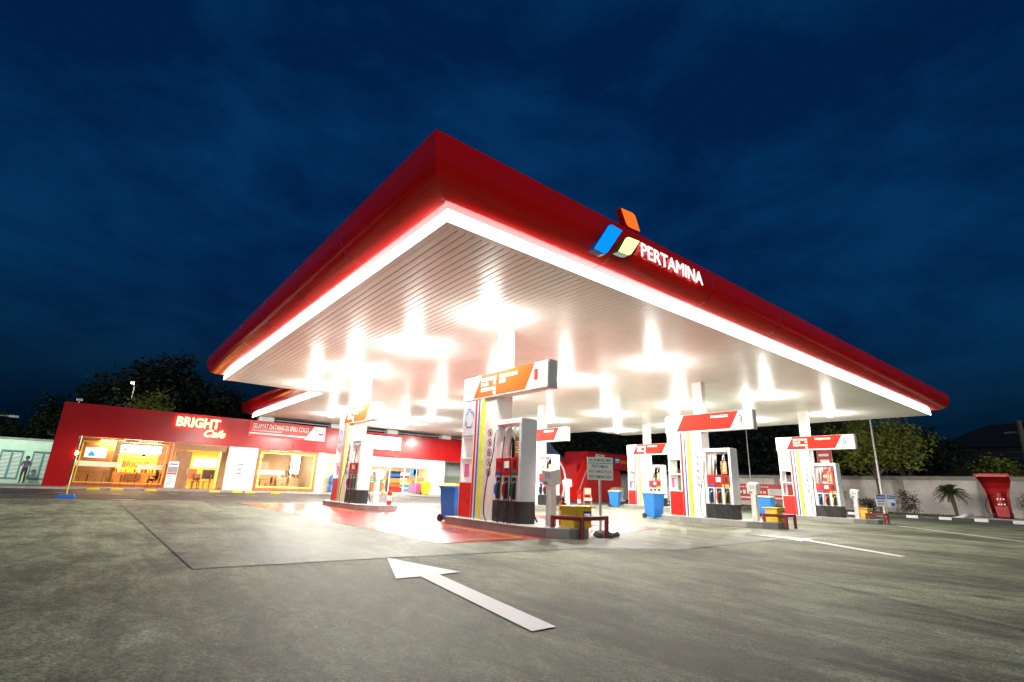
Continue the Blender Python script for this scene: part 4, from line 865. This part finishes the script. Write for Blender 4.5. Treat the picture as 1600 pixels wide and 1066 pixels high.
for k in range(9):
    yy = 24.9 - .36 * k; q.box(-.006, -.002, yy - .26, yy, 1.22, 1.42) if k % 3 else q.box(-.006, -.002, yy - .26, yy, 1.15, 1.5)
q.build('banner_lettering', 'white', t); q = MB()
for k in range(14):
    yy = 24.8 - .24 * k; q.box(-.006, -.002, yy - .17, yy, 1.72, 1.82)
q.build('banner_heading', 'white', t)
q = MB()
for k in range(6): q.box(-.010, -.007, 20.1, 21.5 - .1 * (k % 2), 1.16 + .075 * k, 1.19 + .075 * k)
q.build('print_lines', 'greymetal', t)
def flag(x, y, w, z0, z1, lab):
    t = thing('flag_banner', lab, 'banner', (x, y, 0), group='tall red banners behind the right pump')
    mb = MB(); n = 8
    for k in range(n):
        a, b = k / n, (k + 1) / n; f_ = lambda u: .05 * math.sin(u * 9)
        for dx in (0, .008): mb.face((f_(a) + dx, -w / 2, z0 + (z1 - z0) * a), (f_(a) + dx, w / 2, z0 + (z1 - z0) * a), (f_(b) + dx, w / 2, z0 + (z1 - z0) * b), (f_(b) + dx, -w / 2, z0 + (z1 - z0) * b))
    mb.build('cloth', 'banner', t)
    MB().tube([(0.06, w / 2 + .02, 0), (0.06, w / 2 + .02, z1 + .1)], .02).tube([(.06, -w / 2 - .02, 0), (.06, -w / 2 - .02, z1 + .1)], .02).build('pole', 'galv', t)
    for k, (z, h) in enumerate(((.86, .05), (.72, .07), (.60, .03), (.42, .06), (.30, .04))): B(-.065, -.06, -w * .36, w * (.36 - .08 * (k % 2)), z0 + (z1 - z0) * z, z0 + (z1 - z0) * (z + h)).build('white_print', 'white', t)
flag(40.3, 14.75, .92, 1.0, 4.35, 'wide red printed banner on poles behind the right front pump'); flag(40.6, 15.95, .75, 1.0, 4.3, 'narrower red banner left of the wide one behind the right pump')
# lamp posts and utility pole
def post(x, y, z, lab, r=.07):
    t = thing('lamp_post', lab, 'lamp post', (x, y, 0), group='tall thin lamp posts')
    MB().tube([(0, 0, 0), (0, 0, 1.2), (0, 0, z)], [r * 1.25, r * 1.1, r * .75], 12).build('pole', 'galv', t, smooth=True); MB().box(-.16, .16, -.16, .16, 0, .05).build('base_plate', 'galv', t)
    MB().tube(bez([(0, 0, z), (.2, .1, z + .4), (.9, .4, z + .6)]), .04).build('arm', 'galv', t); MB().box(.8, 1.5, .25, .6, z + .52, z + .66).build('head', 'greymetal', t, bevel=.03)
post(39.9, 11.5, 7.4, 'tall white lamp post beside the leafy tree at the right'); post(44, 22.1, 7.6, 'thin grey lamp post behind the middle front kiosk', .05)
t = thing('utility_pole', 'thick dark concrete utility pole beyond the wall at the far right', 'utility pole', (52, 5.75, 0)); MB().tube([(0, 0, 0), (0, 0, 7.0)], [.22, .17], 12).build('pole', 'pole', t, smooth=True); MB().box(-.06, .06, -.9, .9, 6.1, 6.22).build('crossarm', 'pole', t)
for z, lab in ((4.75, 'upper'), (4.35, 'lower')): tag(MB().tube(bez([(52, 5.75, z), (52, 20, z - .35), (52, 40, z + .1)]), .018, 5).build('power_line', 'black'), '%s of two thin dark wires running left from the utility pole' % lab, 'wire')
# blue signs at island 5
t = thing('blue_sign', 'pair of small blue and white signs on one post beside the right front rail', 'sign', (27.95, 7.95, 0))
UU = Vector((.80, -.60, 0)); T = Matrix.Rotation(math.atan2(UU.y, UU.x), 4, 'Z'); NN = Vector((UU.y, -UU.x, 0))
MB().tube([(0, 0, 0), (0, 0, 1.25)], .022).build('post', 'galv', t); MB().box(-.25, .25, -.1, .1, 0, .05, T).build('base', 'greymetal', t)
for a, b, nm, m in ((-.46, -.03, 'left_plate', 'white'), (.03, .42, 'right_plate', 'white')):
    o = MB().box(a, b, -.035, -.02, .75, 1.26, T).build('sign_plate', m, t)
MB().box(-.45, -.04, -.040, -.036, 1.06, 1.25, T).box(.05, .40, -.040, -.036, 1.08, 1.24, T).box(.20, .38, -.040, -.036, .78, .92, T).build('blue_field', 'bluepaint', t)
MB().text('KHUSUS', NN * .043 + UU * -.245 + Vector((0, 0, 1.11)), UU, UZ, .07, .32, 'C', bold=.01).build('lettering', 'white', t)
MB().text('MOTOR', NN * .038 + UU * -.245 + Vector((0, 0, .94)), UU, UZ, .07, .32, 'C', bold=.01).text('MASUK', NN * .038 + UU * -.245 + Vector((0, 0, .82)), UU, UZ, .07, .32, 'C', bold=.01).build('lettering', 'ltext', t)
MB().text('MOTOR', NN * .043 + UU * .225 + Vector((0, 0, 1.12)), UU, UZ, .07, .28, 'C', bold=.01).build('lettering', 'white', t)

# air and tyre shelter
t = thing('tyre_air_shelter', 'red curved shelter over a tyre air station on a concrete apron at the far right', 'shelter', (42.6, 0, 0))
prof = [(.75, .24), (.66, .9), (.56, 1.5), (.40, 1.95), (.08, 2.28), (-.45, 2.52), (-1.0, 2.66)]
wid = [(6.02, 6.78), (6.0, 6.82), (5.98, 6.86), (5.86, 6.94), (5.72, 6.98), (5.62, 7.0), (5.62, 7.0)]
mb = MB()
for k in range(len(prof) - 1):
    a, b, wa, wb = prof[k], prof[k + 1], wid[k], wid[k + 1]
    for dx, dz in ((0, 0), (.05, .04)): mb.face((a[0] + dx, wa[0], a[1] + dz), (b[0] + dx, wb[0], b[1] + dz), (b[0] + dx, wb[1], b[1] + dz), (a[0] + dx, wa[1], a[1] + dz))
mb.build('curved_back', 'redmatt', t, smooth=True)
for sd, sg in ((0, -1), (1, 1)):
    mb = MB()
    for k in range(len(prof) - 1):
        a, b, ya, yb = prof[k], prof[k + 1], wid[k][sd], wid[k + 1][sd]; fa, fb = (.42 if a[1] < 1.6 else .22, .42 if b[1] < 1.6 else .22)
        for o in (0, .05 * sg): mb.face((a[0], ya + o, a[1]), (b[0], yb + o, b[1]), (b[0] - fb, yb + o, b[1]), (a[0] - fa, ya + o, a[1]))
        mb.face((a[0] - fa, ya, a[1]), (b[0] - fb, yb, b[1]), (b[0] - fb, yb + .05 * sg, b[1]), (a[0] - fa, ya + .05 * sg, a[1]))
    mb.build('side_panel', 'redmatt', t)
MB().box(-1.06, .6, 5.54, 7.08, 2.70, 2.78).build('roof', 'redmatt', t); MB().box(-1.07, -1.0, 5.54, 7.08, 2.60, 2.70).build('roof_lip', 'redpaint', t)
mc = MB().box(.1, .5, 6.0, 6.6, .30, .95).build('air_machine', 'redmatt', t, bevel=.03)
MB().cyl((.05, 6.3, .95), (.05, 6.3, 1.65), .13).lathe([(.13, 1.65), (.10, 1.75), (.03, 1.8)], (.05, 6.3, 0)).build('tank', 'redmatt', mc)
for y0 in (5.92, 6.68): MB().cyl((.1, y0 - .04, .42), (.1, y0 + .04, .42), .16).build('wheel', 'rubber', mc)
q = MB()
for k in range(6): q.box(-.085, -.06, 6.1 + .13 * (k % 3), 6.16 + .13 * (k % 3), 1.0 + .3 * (k // 3), 1.08 + .3 * (k // 3))
q.build('gauges', 'metal', mc)
MB().tube(bez([(.0, 6.5, 1.6), (-.1, 6.85, 1.35), (-.1, 7.0, .8), (-.05, 6.8, .35), (0, 6.6, .5)]), .022, 7).build('air_hose', 'rubber', mc)
MB().box(-1.0, 1.2, 5.0, 7.9, 0, .24).build('apron', 'coping', t, bevel=.02)
for P in ([(-1.0, 8.6, .05), (-1.1, 8.1, .2), (-.9, 7.8, .34), (.2, 7.75, .36)], [(-1.0, 4.3, .05), (-1.1, 4.8, .2), (-.9, 5.05, .34), (.2, 5.1, .36)]): MB().tube(bez(P), .10, 8).build('white_kerb', 'white', t, smooth=True)

# promo booth, arch and tent behind the pumps
t = thing('red_booth', 'big red service booth with slanting pillar, orange band and rounded side behind the pumps', 'booth', (0, 33, 0))
arc = [(34.6, .4), (40.3, .4)] + [(40.3 + .5 * math.sin(a), 1.6 - 1.2 * math.cos(a)) for a in [R(20 + 20 * k) for k in range(8)]] + [(34.6, 2.8)]
mb = MB()
bod = [(34.6, 0), (40.1, 0), (40.55, .5), (40.85, 1.2), (40.9, 1.9), (40.75, 2.6), (40.5, 3.2), (34.6, 3.2)]
mb.prism(bod, (0, .6, 0), (1, 0, 0), (0, 0, 1), (0, 2.6, 0)).build('body', 'redmatt', t)
MB().prism([(35.05, 3.05), (41.45, 2.95), (41.45, 4.4), (35.45, 4.45)], (0, 0, 0), (1, 0, 0), (0, 0, 1), (0, 3.0, 0)).build('fascia', 'redmatt', t)
MB().prism([(35.3, 3.62), (41.45, 3.56), (41.45, 3.86), (35.34, 3.92)], (0, -.03, 0), (1, 0, 0), (0, 0, 1), (0, .026, 0)).build('orange_band', 'orange', t)
MB().prism([(32.4, 0), (34.5, 0), (36.1, 4.4), (35.3, 4.4)], (0, -.3, 0), (1, 0, 0), (0, 0, 1), (0, .28, 0)).build('slanted_pillar', 'redpaint', t)
MB().prism([(33.9, .9), (34.05, .9), (35.0, 2.7), (34.85, 2.7)], (0, -.312, 0), (1, 0, 0), (0, 0, 1), (0, .01, 0)).build('pillar_slot', 'greymetal', t)
MB().prism([(36.4, 3.98), (37.6, 3.94), (37.75, 4.22), (36.55, 4.26)], (0, -.04, 0), (1, 0, 0), (0, 0, 1), (0, .03, 0)).build('name_plate', 'white', t)
MB().prism([(38.9, 3.5), (39.9, 3.5), (40.0, 4.15), (39.15, 4.15)], (0, -.06, 0), (1, 0, 0), (0, 0, 1), (0, .03, 0)).build('name_plate', 'navy', t)
MB().box(39.2, 39.8, -.066, -.061, 3.6, 3.68).box(39.25, 39.85, -.066, -.061, 3.75, 3.98).build('plate_mark', 'white', t); MB().box(36.6, 37.5, -.046, -.041, 4.06, 4.14).build('plate_mark', 'redpaint', t)
MB().box(38.9, 39.2, .58, .598, 2.1, 2.4).build('wall_box', 'white', t); MB().box(33.6, 34.7, -.9, -.32, 0, .8).build('planter', 'redpaint', t, bevel=.02)
t = thing('peaked_tent', 'blue grey peaked canvas tent behind the pumps, left of the red booth', 'tent', (35.7, 39, 0))
mb = MB(); N = 4; hw = 2.4; lv = [(1, 3.35), (.72, 3.7), (.46, 4.2), (.24, 4.9), (.10, 5.5), (.02, 5.9)]
for k in range(8):
    for (a, b) in zip(lv, lv[1:]):
        def pt(s, z, kk):
            cs = [(1, -1), (1, 0), (1, 1), (0, 1), (-1, 1), (-1, 0), (-1, -1), (0, -1)][kk % 8]
            sag = .12 if kk % 2 and s > .5 else 0
            return (cs[0] * hw * s, cs[1] * hw * s, z + sag)
        mb.face(pt(*a, k), pt(*a, k + 1), pt(*b, k + 1), pt(*b, k))
mb.build('canvas', 'tent', t)
for a in (-1, 1):
    for b in (-1, 1): MB().tube([(a * 2.35, b * 2.35, 0), (a * 2.35, b * 2.35, 3.36)], .05).build('leg', 'galv', t)
t = thing('red_arch', 'curved red entrance arch in front of the peaked tent', 'arch', (0, 35, 0))
inn = [(29.0, 3.75), (31.5, 3.85), (33.0, 3.72), (33.9, 3.35), (34.4, 2.75), (34.6, 2.05), (34.5, 1.2), (34.2, 0)]
ou = [(29.0, 4.0), (31.5, 4.12), (33.2, 4.0), (34.25, 3.55), (34.8, 2.85), (35.0, 2.05), (34.9, 1.2), (34.6, 0)]
MB().prism(inn + ou[::-1], (0, 0, 0), (1, 0, 0), (0, 0, 1), (0, .5, 0)).build('band', 'redmatt', t)
MB().prism([(x, z) for x, z in inn] + [(x - .06, z - .05) for x, z in inn][::-1], (0, -.02, 0), (1, 0, 0), (0, 0, 1), (0, .2, 0)).build('edge_trim', 'slat', t)
t = thing('low_kiosk', 'dim grey service hut with a small blue window under the peaked tent', 'hut', (35.4, 38.6, 0)); MB().box(-2, 2, 0, 1.5, 0, 2.4).build('wall', 'greywall', t); MB().box(-2.1, 2.1, -.1, 1.6, 2.4, 2.5).build('roof', 'greymetal', t); MB().box(-.4, .9, -.03, -.005, 1.5, 2.1).build('window', 'navy', t)
# cones, barrier, stand
def cone(x, y, h, lab, z=0):
    t = thing('traffic_cone', lab, 'traffic cone', (x, y, z), group='orange traffic cones')
    MB().lathe([(.04 + .12 * (1 - u), .03 + h * u) for u in (0, .35, .6, .8, 1)], n=16).build('cone', 'orange', t, smooth=True); MB().box(-.2, .2, -.2, .2, 0, .035).build('base', 'orange', t)
    MB().lathe([(.122 - .05 * 0, .03 + h * .33), (.085, .03 + h * .62)], n=16).build('white_sleeve', 'white', t)
cone(37.0, 31.6, 1.2, 'tall orange cone by the white folding barrier before the red booth'); cone(36.6, 31.0, .65, 'short orange cone at the left foot of the white folding barrier'); cone(16.9, 36.2, .75, 'orange cone left of the shop door near the extinguisher')
t = thing('folding_barrier', 'white looped folding barrier standing before the red booth', 'barrier', (38.0, 31.8, 0))
for row, (z0, x0) in enumerate(((0.05, -.7), (.62, -.55))):
    for k in range(4):
        xx = x0 + .42 * k; MB().tube([(xx, 0, z0 + .66), (xx + .03, 0, z0), (xx + .22, 0, z0), (xx + .20, 0, z0 + .66)], .032, 6).build('loop', 'white', t)
MB().tube([(-.8, .06, .05), (1.1, .06, .05)], .03).tube([(-.8, .06, .66), (1.1, .06, .66)], .02).build('rail', 'white', t)
t = thing('orange_stand', 'orange framed folding stand with white board by the rear middle island', 'folding stand', (21.0, 19.6, 0), R(-35))
MB().tube([(-.22, -.15, 0), (-.20, -.02, .55), (-.16, .10, 1.0), (.16, .10, 1.0), (.20, -.02, .55), (.22, -.15, 0)], .022, 8).tube([(-.2, .25, 0), (-.18, .05, .55)], .018, 8).tube([(.2, .25, 0), (.18, .05, .55)], .018, 8).build('frame', 'orange', t)
MB().box(-.2, .2, -.06, .0, .72, 1.08).build('board', 'orange', t, bevel=.05); MB().box(-.14, .14, -.07, -.062, .78, 1.02).build('white_face', 'white', t); MB().box(-.2, .2, -.22, .06, .42, .56).build('white_tray', 'white', t, bevel=.02)

# house beyond the wall
t = thing('distant_house', 'large black silhouetted house with a hipped roof beyond the wall at right', 'house', (80, 0, 0))
MB().box(.4, 14, -18, 15.5, 0, 7.6).build('wall', 'darkroof', t)
v = [(0, 17.2, 7.4), (15, 17.2, 7.4), (15, -20, 7.4), (0, -20, 7.4), (6, 12.3, 10.6), (6, -14, 10.9)]
mb = MB(); mb.face(v[0], v[3], v[5], v[4]); mb.face(v[1], v[0], v[4]); mb.face(v[2], v[1], v[4], v[5]); mb.face(v[3], v[2], v[5]); mb.face(v[0], v[1], v[2], v[3]); mb.build('roof', 'darkroof', t)

# ================================================================== VEGETATION
def leaf_cloud(blobs, n, size, seed, droop=.0):
    r = random.Random(seed); vs = []; fs = []
    tot = sum(b[3] * b[4] * b[5] for b in blobs) ; 
    for b in blobs:
        k = int(n * (b[3] * b[4] * b[5]) / tot)
        nclump = max(6, k // 26); cl = []
        for _ in range(nclump):
            d = Vector((r.gauss(0, 1), r.gauss(0, 1), r.gauss(0, 1))).normalized(); q = r.uniform(.40, 1.28)
            cl.append(Vector((b[0] + d.x * b[3] * q, b[1] + d.y * b[4] * q, b[2] + d.z * b[5] * q)))
        for _ in range(k):
            c = r.choice(cl); s = size * r.uniform(.6, 1.4); cr = size * 2.6
            p = c + Vector((r.gauss(0, cr * .55), r.gauss(0, cr * .55), r.gauss(0, cr * .4)))
            a = Vector((r.gauss(0, 1), r.gauss(0, 1), r.gauss(0, .6) - droop)).normalized(); u = a.cross(Vector((r.gauss(0, 1), r.gauss(0, 1), r.gauss(0, 1)))).normalized()
            i = len(vs); vs += [p - a * s * .5, p + u * s * .28, p + a * s * .5, p - u * s * .28]; fs.append((i, i + 1, i + 2, i + 3))
    return vs, fs
def tree(name, label, loc, h, blobs, n, size, leaf, seed, tr=.16, limbs=5, group=None, fork=.4):
    t = thing(name, label, 'tree', loc, group=group); r = random.Random(seed)
    vs, fs = leaf_cloud(blobs, n, size, seed)
    me = bpy.data.meshes.new('crown'); me.from_pydata(vs, [], fs); me.materials.append(M[leaf]); o = bpy.data.objects.new('crown', me); C.objects.link(o); o.parent = t
    mb = MB(); top = h * fork; b0_ = Vector((r.uniform(-.1, .1), r.uniform(-.1, .1), top))
    mb.tube(bez([(0, 0, 0), (r.uniform(-.08, .08), r.uniform(-.08, .08), top * .5), b0_], 5), [tr * (1 - .45 * k / 10) for k in range(11)], 9)
    for k in range(limbs):
        b = blobs[k % len(blobs)]; e = Vector((b[0] + r.uniform(-.4, .4) * b[3], b[1] + r.uniform(-.4, .4) * b[4], b[2] + r.uniform(-.1, .5) * b[5]))
        m_ = (b0_ + e) / 2 + Vector((r.uniform(-.2, .2), r.uniform(-.2, .2), .1)); P = bez([b0_ - Vector((0, 0, .1)), m_, e], 4)
        mb.tube(P, [tr * .5 * (1 - .85 * i / (len(P) - 1)) for i in range(len(P))], 6)
    mb.build('trunk', 'bark', t, smooth=True); return t
def blobs(w, h0, h1, seed, n=6):
    r = random.Random(seed); out = []
    for k in range(n):
        a = 2 * math.pi * k / n + r.uniform(-.4, .4); d = w * r.uniform(.25, .62); z = r.uniform(h0 + (h1 - h0) * .25, h1 - (h1 - h0) * .25); s = w * r.uniform(.38, .6)
        out.append((math.cos(a) * d, math.sin(a) * d, z, s, s, (h1 - h0) * r.uniform(.20, .33)))
    out.append((0, 0, h1 - (h1 - h0) * .28, w * .5, w * .5, (h1 - h0) * .28)); return out
# lit tree by the lamp post, with its double trunk
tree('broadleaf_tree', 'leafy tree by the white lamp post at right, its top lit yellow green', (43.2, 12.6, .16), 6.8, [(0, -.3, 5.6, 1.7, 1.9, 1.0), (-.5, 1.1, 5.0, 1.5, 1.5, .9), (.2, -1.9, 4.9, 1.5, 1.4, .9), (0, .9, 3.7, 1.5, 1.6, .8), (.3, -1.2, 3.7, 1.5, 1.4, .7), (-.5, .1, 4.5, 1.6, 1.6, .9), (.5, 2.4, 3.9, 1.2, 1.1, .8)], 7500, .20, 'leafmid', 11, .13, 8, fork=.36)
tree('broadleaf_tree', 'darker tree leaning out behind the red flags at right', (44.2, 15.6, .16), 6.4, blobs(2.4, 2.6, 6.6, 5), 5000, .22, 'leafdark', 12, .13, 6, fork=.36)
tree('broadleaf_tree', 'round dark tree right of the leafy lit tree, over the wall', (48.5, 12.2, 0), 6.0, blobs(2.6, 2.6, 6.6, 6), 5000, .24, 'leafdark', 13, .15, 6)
# belt of dark trees beyond the wall
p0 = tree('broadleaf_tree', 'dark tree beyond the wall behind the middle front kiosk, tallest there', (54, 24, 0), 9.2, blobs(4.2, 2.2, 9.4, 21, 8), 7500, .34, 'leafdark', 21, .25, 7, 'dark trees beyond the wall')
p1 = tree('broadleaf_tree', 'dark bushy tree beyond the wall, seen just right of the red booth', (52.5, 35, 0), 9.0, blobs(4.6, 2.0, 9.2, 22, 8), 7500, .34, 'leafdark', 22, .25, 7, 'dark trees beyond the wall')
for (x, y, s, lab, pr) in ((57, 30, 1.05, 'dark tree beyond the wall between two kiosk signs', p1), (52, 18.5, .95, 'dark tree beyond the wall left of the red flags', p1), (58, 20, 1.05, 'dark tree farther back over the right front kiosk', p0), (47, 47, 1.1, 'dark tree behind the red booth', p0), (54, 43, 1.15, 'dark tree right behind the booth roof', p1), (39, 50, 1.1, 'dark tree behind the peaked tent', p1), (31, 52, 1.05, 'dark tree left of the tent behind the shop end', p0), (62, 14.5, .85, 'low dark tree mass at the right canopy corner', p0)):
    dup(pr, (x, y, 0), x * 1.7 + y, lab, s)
# trees behind the cafe
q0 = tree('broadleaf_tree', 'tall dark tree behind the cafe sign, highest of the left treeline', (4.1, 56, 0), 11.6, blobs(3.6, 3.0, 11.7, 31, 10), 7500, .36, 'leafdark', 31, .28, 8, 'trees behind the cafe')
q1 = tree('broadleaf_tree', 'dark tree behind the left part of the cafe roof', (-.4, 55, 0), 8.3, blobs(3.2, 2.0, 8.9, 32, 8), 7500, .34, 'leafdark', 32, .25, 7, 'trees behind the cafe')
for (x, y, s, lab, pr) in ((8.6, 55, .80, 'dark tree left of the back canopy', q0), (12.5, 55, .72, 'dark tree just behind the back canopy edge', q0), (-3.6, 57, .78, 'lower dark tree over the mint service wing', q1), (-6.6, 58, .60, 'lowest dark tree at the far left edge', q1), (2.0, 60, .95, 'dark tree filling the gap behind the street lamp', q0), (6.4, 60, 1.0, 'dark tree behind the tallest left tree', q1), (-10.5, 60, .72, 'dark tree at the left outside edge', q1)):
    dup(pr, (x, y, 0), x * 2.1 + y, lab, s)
tree('broadleaf_tree', 'small lit green tree behind the cafe roof near the street lamp', (2.6, 47.5, 0), 6.6, blobs(1.5, 4.3, 6.9, 41, 5), 2500, .24, 'leafmid', 41, .12, 5)
t = thing('street_lamp', 'small lit street lamp rising from the trees behind the cafe', 'street lamp', (1.15, 53.4, 0)); MB().tube([(0, 0, 0), (0, 0, 8.0), (-.1, -.2, 8.25), (-.2, -.6, 8.3)], .05).build('pole', 'galv', t); MB().box(-.35, -.05, -1.0, -.5, 8.24, 8.36).build('head', 'metal', t); MB().box(-.32, -.08, -.95, -.55, 8.20, 8.238).build('lens', 'lamp', t)

def palm(name, label, loc, h, L, n, seed, trunk=.09, droop=.55, leaf='leafpalm', lean=(0, 0)):
    t = thing(name, label, 'palm', loc); r = random.Random(seed)
    mb = MB(); mb.tube(bez([(0, 0, 0), (lean[0] * .4, lean[1] * .4, h * .5), (lean[0], lean[1], h)], 5), [trunk * (.75 + .5 * k / 10) for k in range(11)], 9); mb.build('trunk', 'bark', t, smooth=True)
    vs = []; fs = []
    for k in range(n):
        a = 2 * math.pi * k / n * 1.618 * 2 + r.uniform(-.2, .2); el = r.uniform(-.1, 1.25); d = Vector((math.cos(a), math.sin(a), 0)); P = []
        for i in range(9):
            u = i / 8; P.append(Vector((lean[0], lean[1], h)) + d * (L * u * math.cos(el) * (1 - .12 * u)) + Vector((0, 0, L * (u * math.sin(el) - droop * u * u))))
        for i in range(1, 9):
            sdir = Vector((-d.y, d.x, 0))
            for sgn in (-1, 1):
                for q in (0, .5):
                    p = P[i - 1].lerp(P[i], q); ll = L * .30 * (1 - .55 * (i / 8)) * r.uniform(.8, 1.1); tip = p + sdir * sgn * ll * .75 + (P[i] - P[i - 1]).normalized() * ll * .5 + Vector((0, 0, -ll * .25))
                    w = (P[i] - P[i - 1]).normalized() * .022
                    j = len(vs); vs += [p - w, p + w, tip]; fs.append((j, j + 1, j + 2))
            j = len(vs); w = sdir * .012; vs += [P[i - 1] - w, P[i - 1] + w, P[i] + w, P[i] - w]; fs.append((j, j + 1, j + 2, j + 3))
    me = bpy.data.meshes.new('crown'); me.from_pydata(vs, [], fs); me.materials.append(M[leaf]); o = bpy.data.objects.new('crown', me); C.objects.link(o); o.parent = t
    return t
palm('palm_tree', 'short drooping palm on the verge in front of the wall, left of the red shelter', (43.2, 8.55, .16), 1.5, 1.2, 80, 3, .11, .52, lean=(0, .15))
palm('palm_tree', 'dark palm showing its fronds over the wall left of the red shelter', (50.5, 9.6, 0), 2.9, 1.6, 30, 4, .14, .55)
palm('palm_tree', 'palm crown behind the right front dispenser on the verge', (43.5, 15.8, .16), 1.5, 1.5, 40, 6, .12, .6)
tree('broadleaf_tree', 'bushy dark tree over the wall behind the red shelter', (51.5, 7.4, 0), 4.2, blobs(1.5, 2.3, 4.4, 51, 5), 2600, .2, 'leafmid', 51, .1, 5)
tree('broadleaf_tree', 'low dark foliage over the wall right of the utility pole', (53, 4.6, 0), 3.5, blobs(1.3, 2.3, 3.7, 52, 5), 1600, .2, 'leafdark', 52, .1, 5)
def shrub(label, loc, w, h, n, leaf, seed):
    t = thing('shrub', label, 'shrub', loc); vs, fs = leaf_cloud([(0, 0, h * .55, w, w, h * .42), (w * .3, -w * .4, h * .4, w * .6, w * .6, h * .3), (-w * .2, w * .3, h * .8, w * .5, w * .5, h * .25)], n, .10, seed)
    me = bpy.data.meshes.new('foliage'); me.from_pydata(vs, [], fs); me.materials.append(M[leaf]); o = bpy.data.objects.new('foliage', me); C.objects.link(o); o.parent = t
    MB().tube([(0, 0, 0), (0, 0, h * .6)], [.03, .015], 6).build('stem', 'bark', t)
shrub('reddish green shrub on the verge right of the lamp post', (43.2, 11.0, .16), .48, 1.5, 1300, 'leafred', 61)
shrub('yellowish shrub at the right edge beside the red shelter', (43.6, 4.9, .16), .6, 1.5, 1100, 'leafmid', 62)
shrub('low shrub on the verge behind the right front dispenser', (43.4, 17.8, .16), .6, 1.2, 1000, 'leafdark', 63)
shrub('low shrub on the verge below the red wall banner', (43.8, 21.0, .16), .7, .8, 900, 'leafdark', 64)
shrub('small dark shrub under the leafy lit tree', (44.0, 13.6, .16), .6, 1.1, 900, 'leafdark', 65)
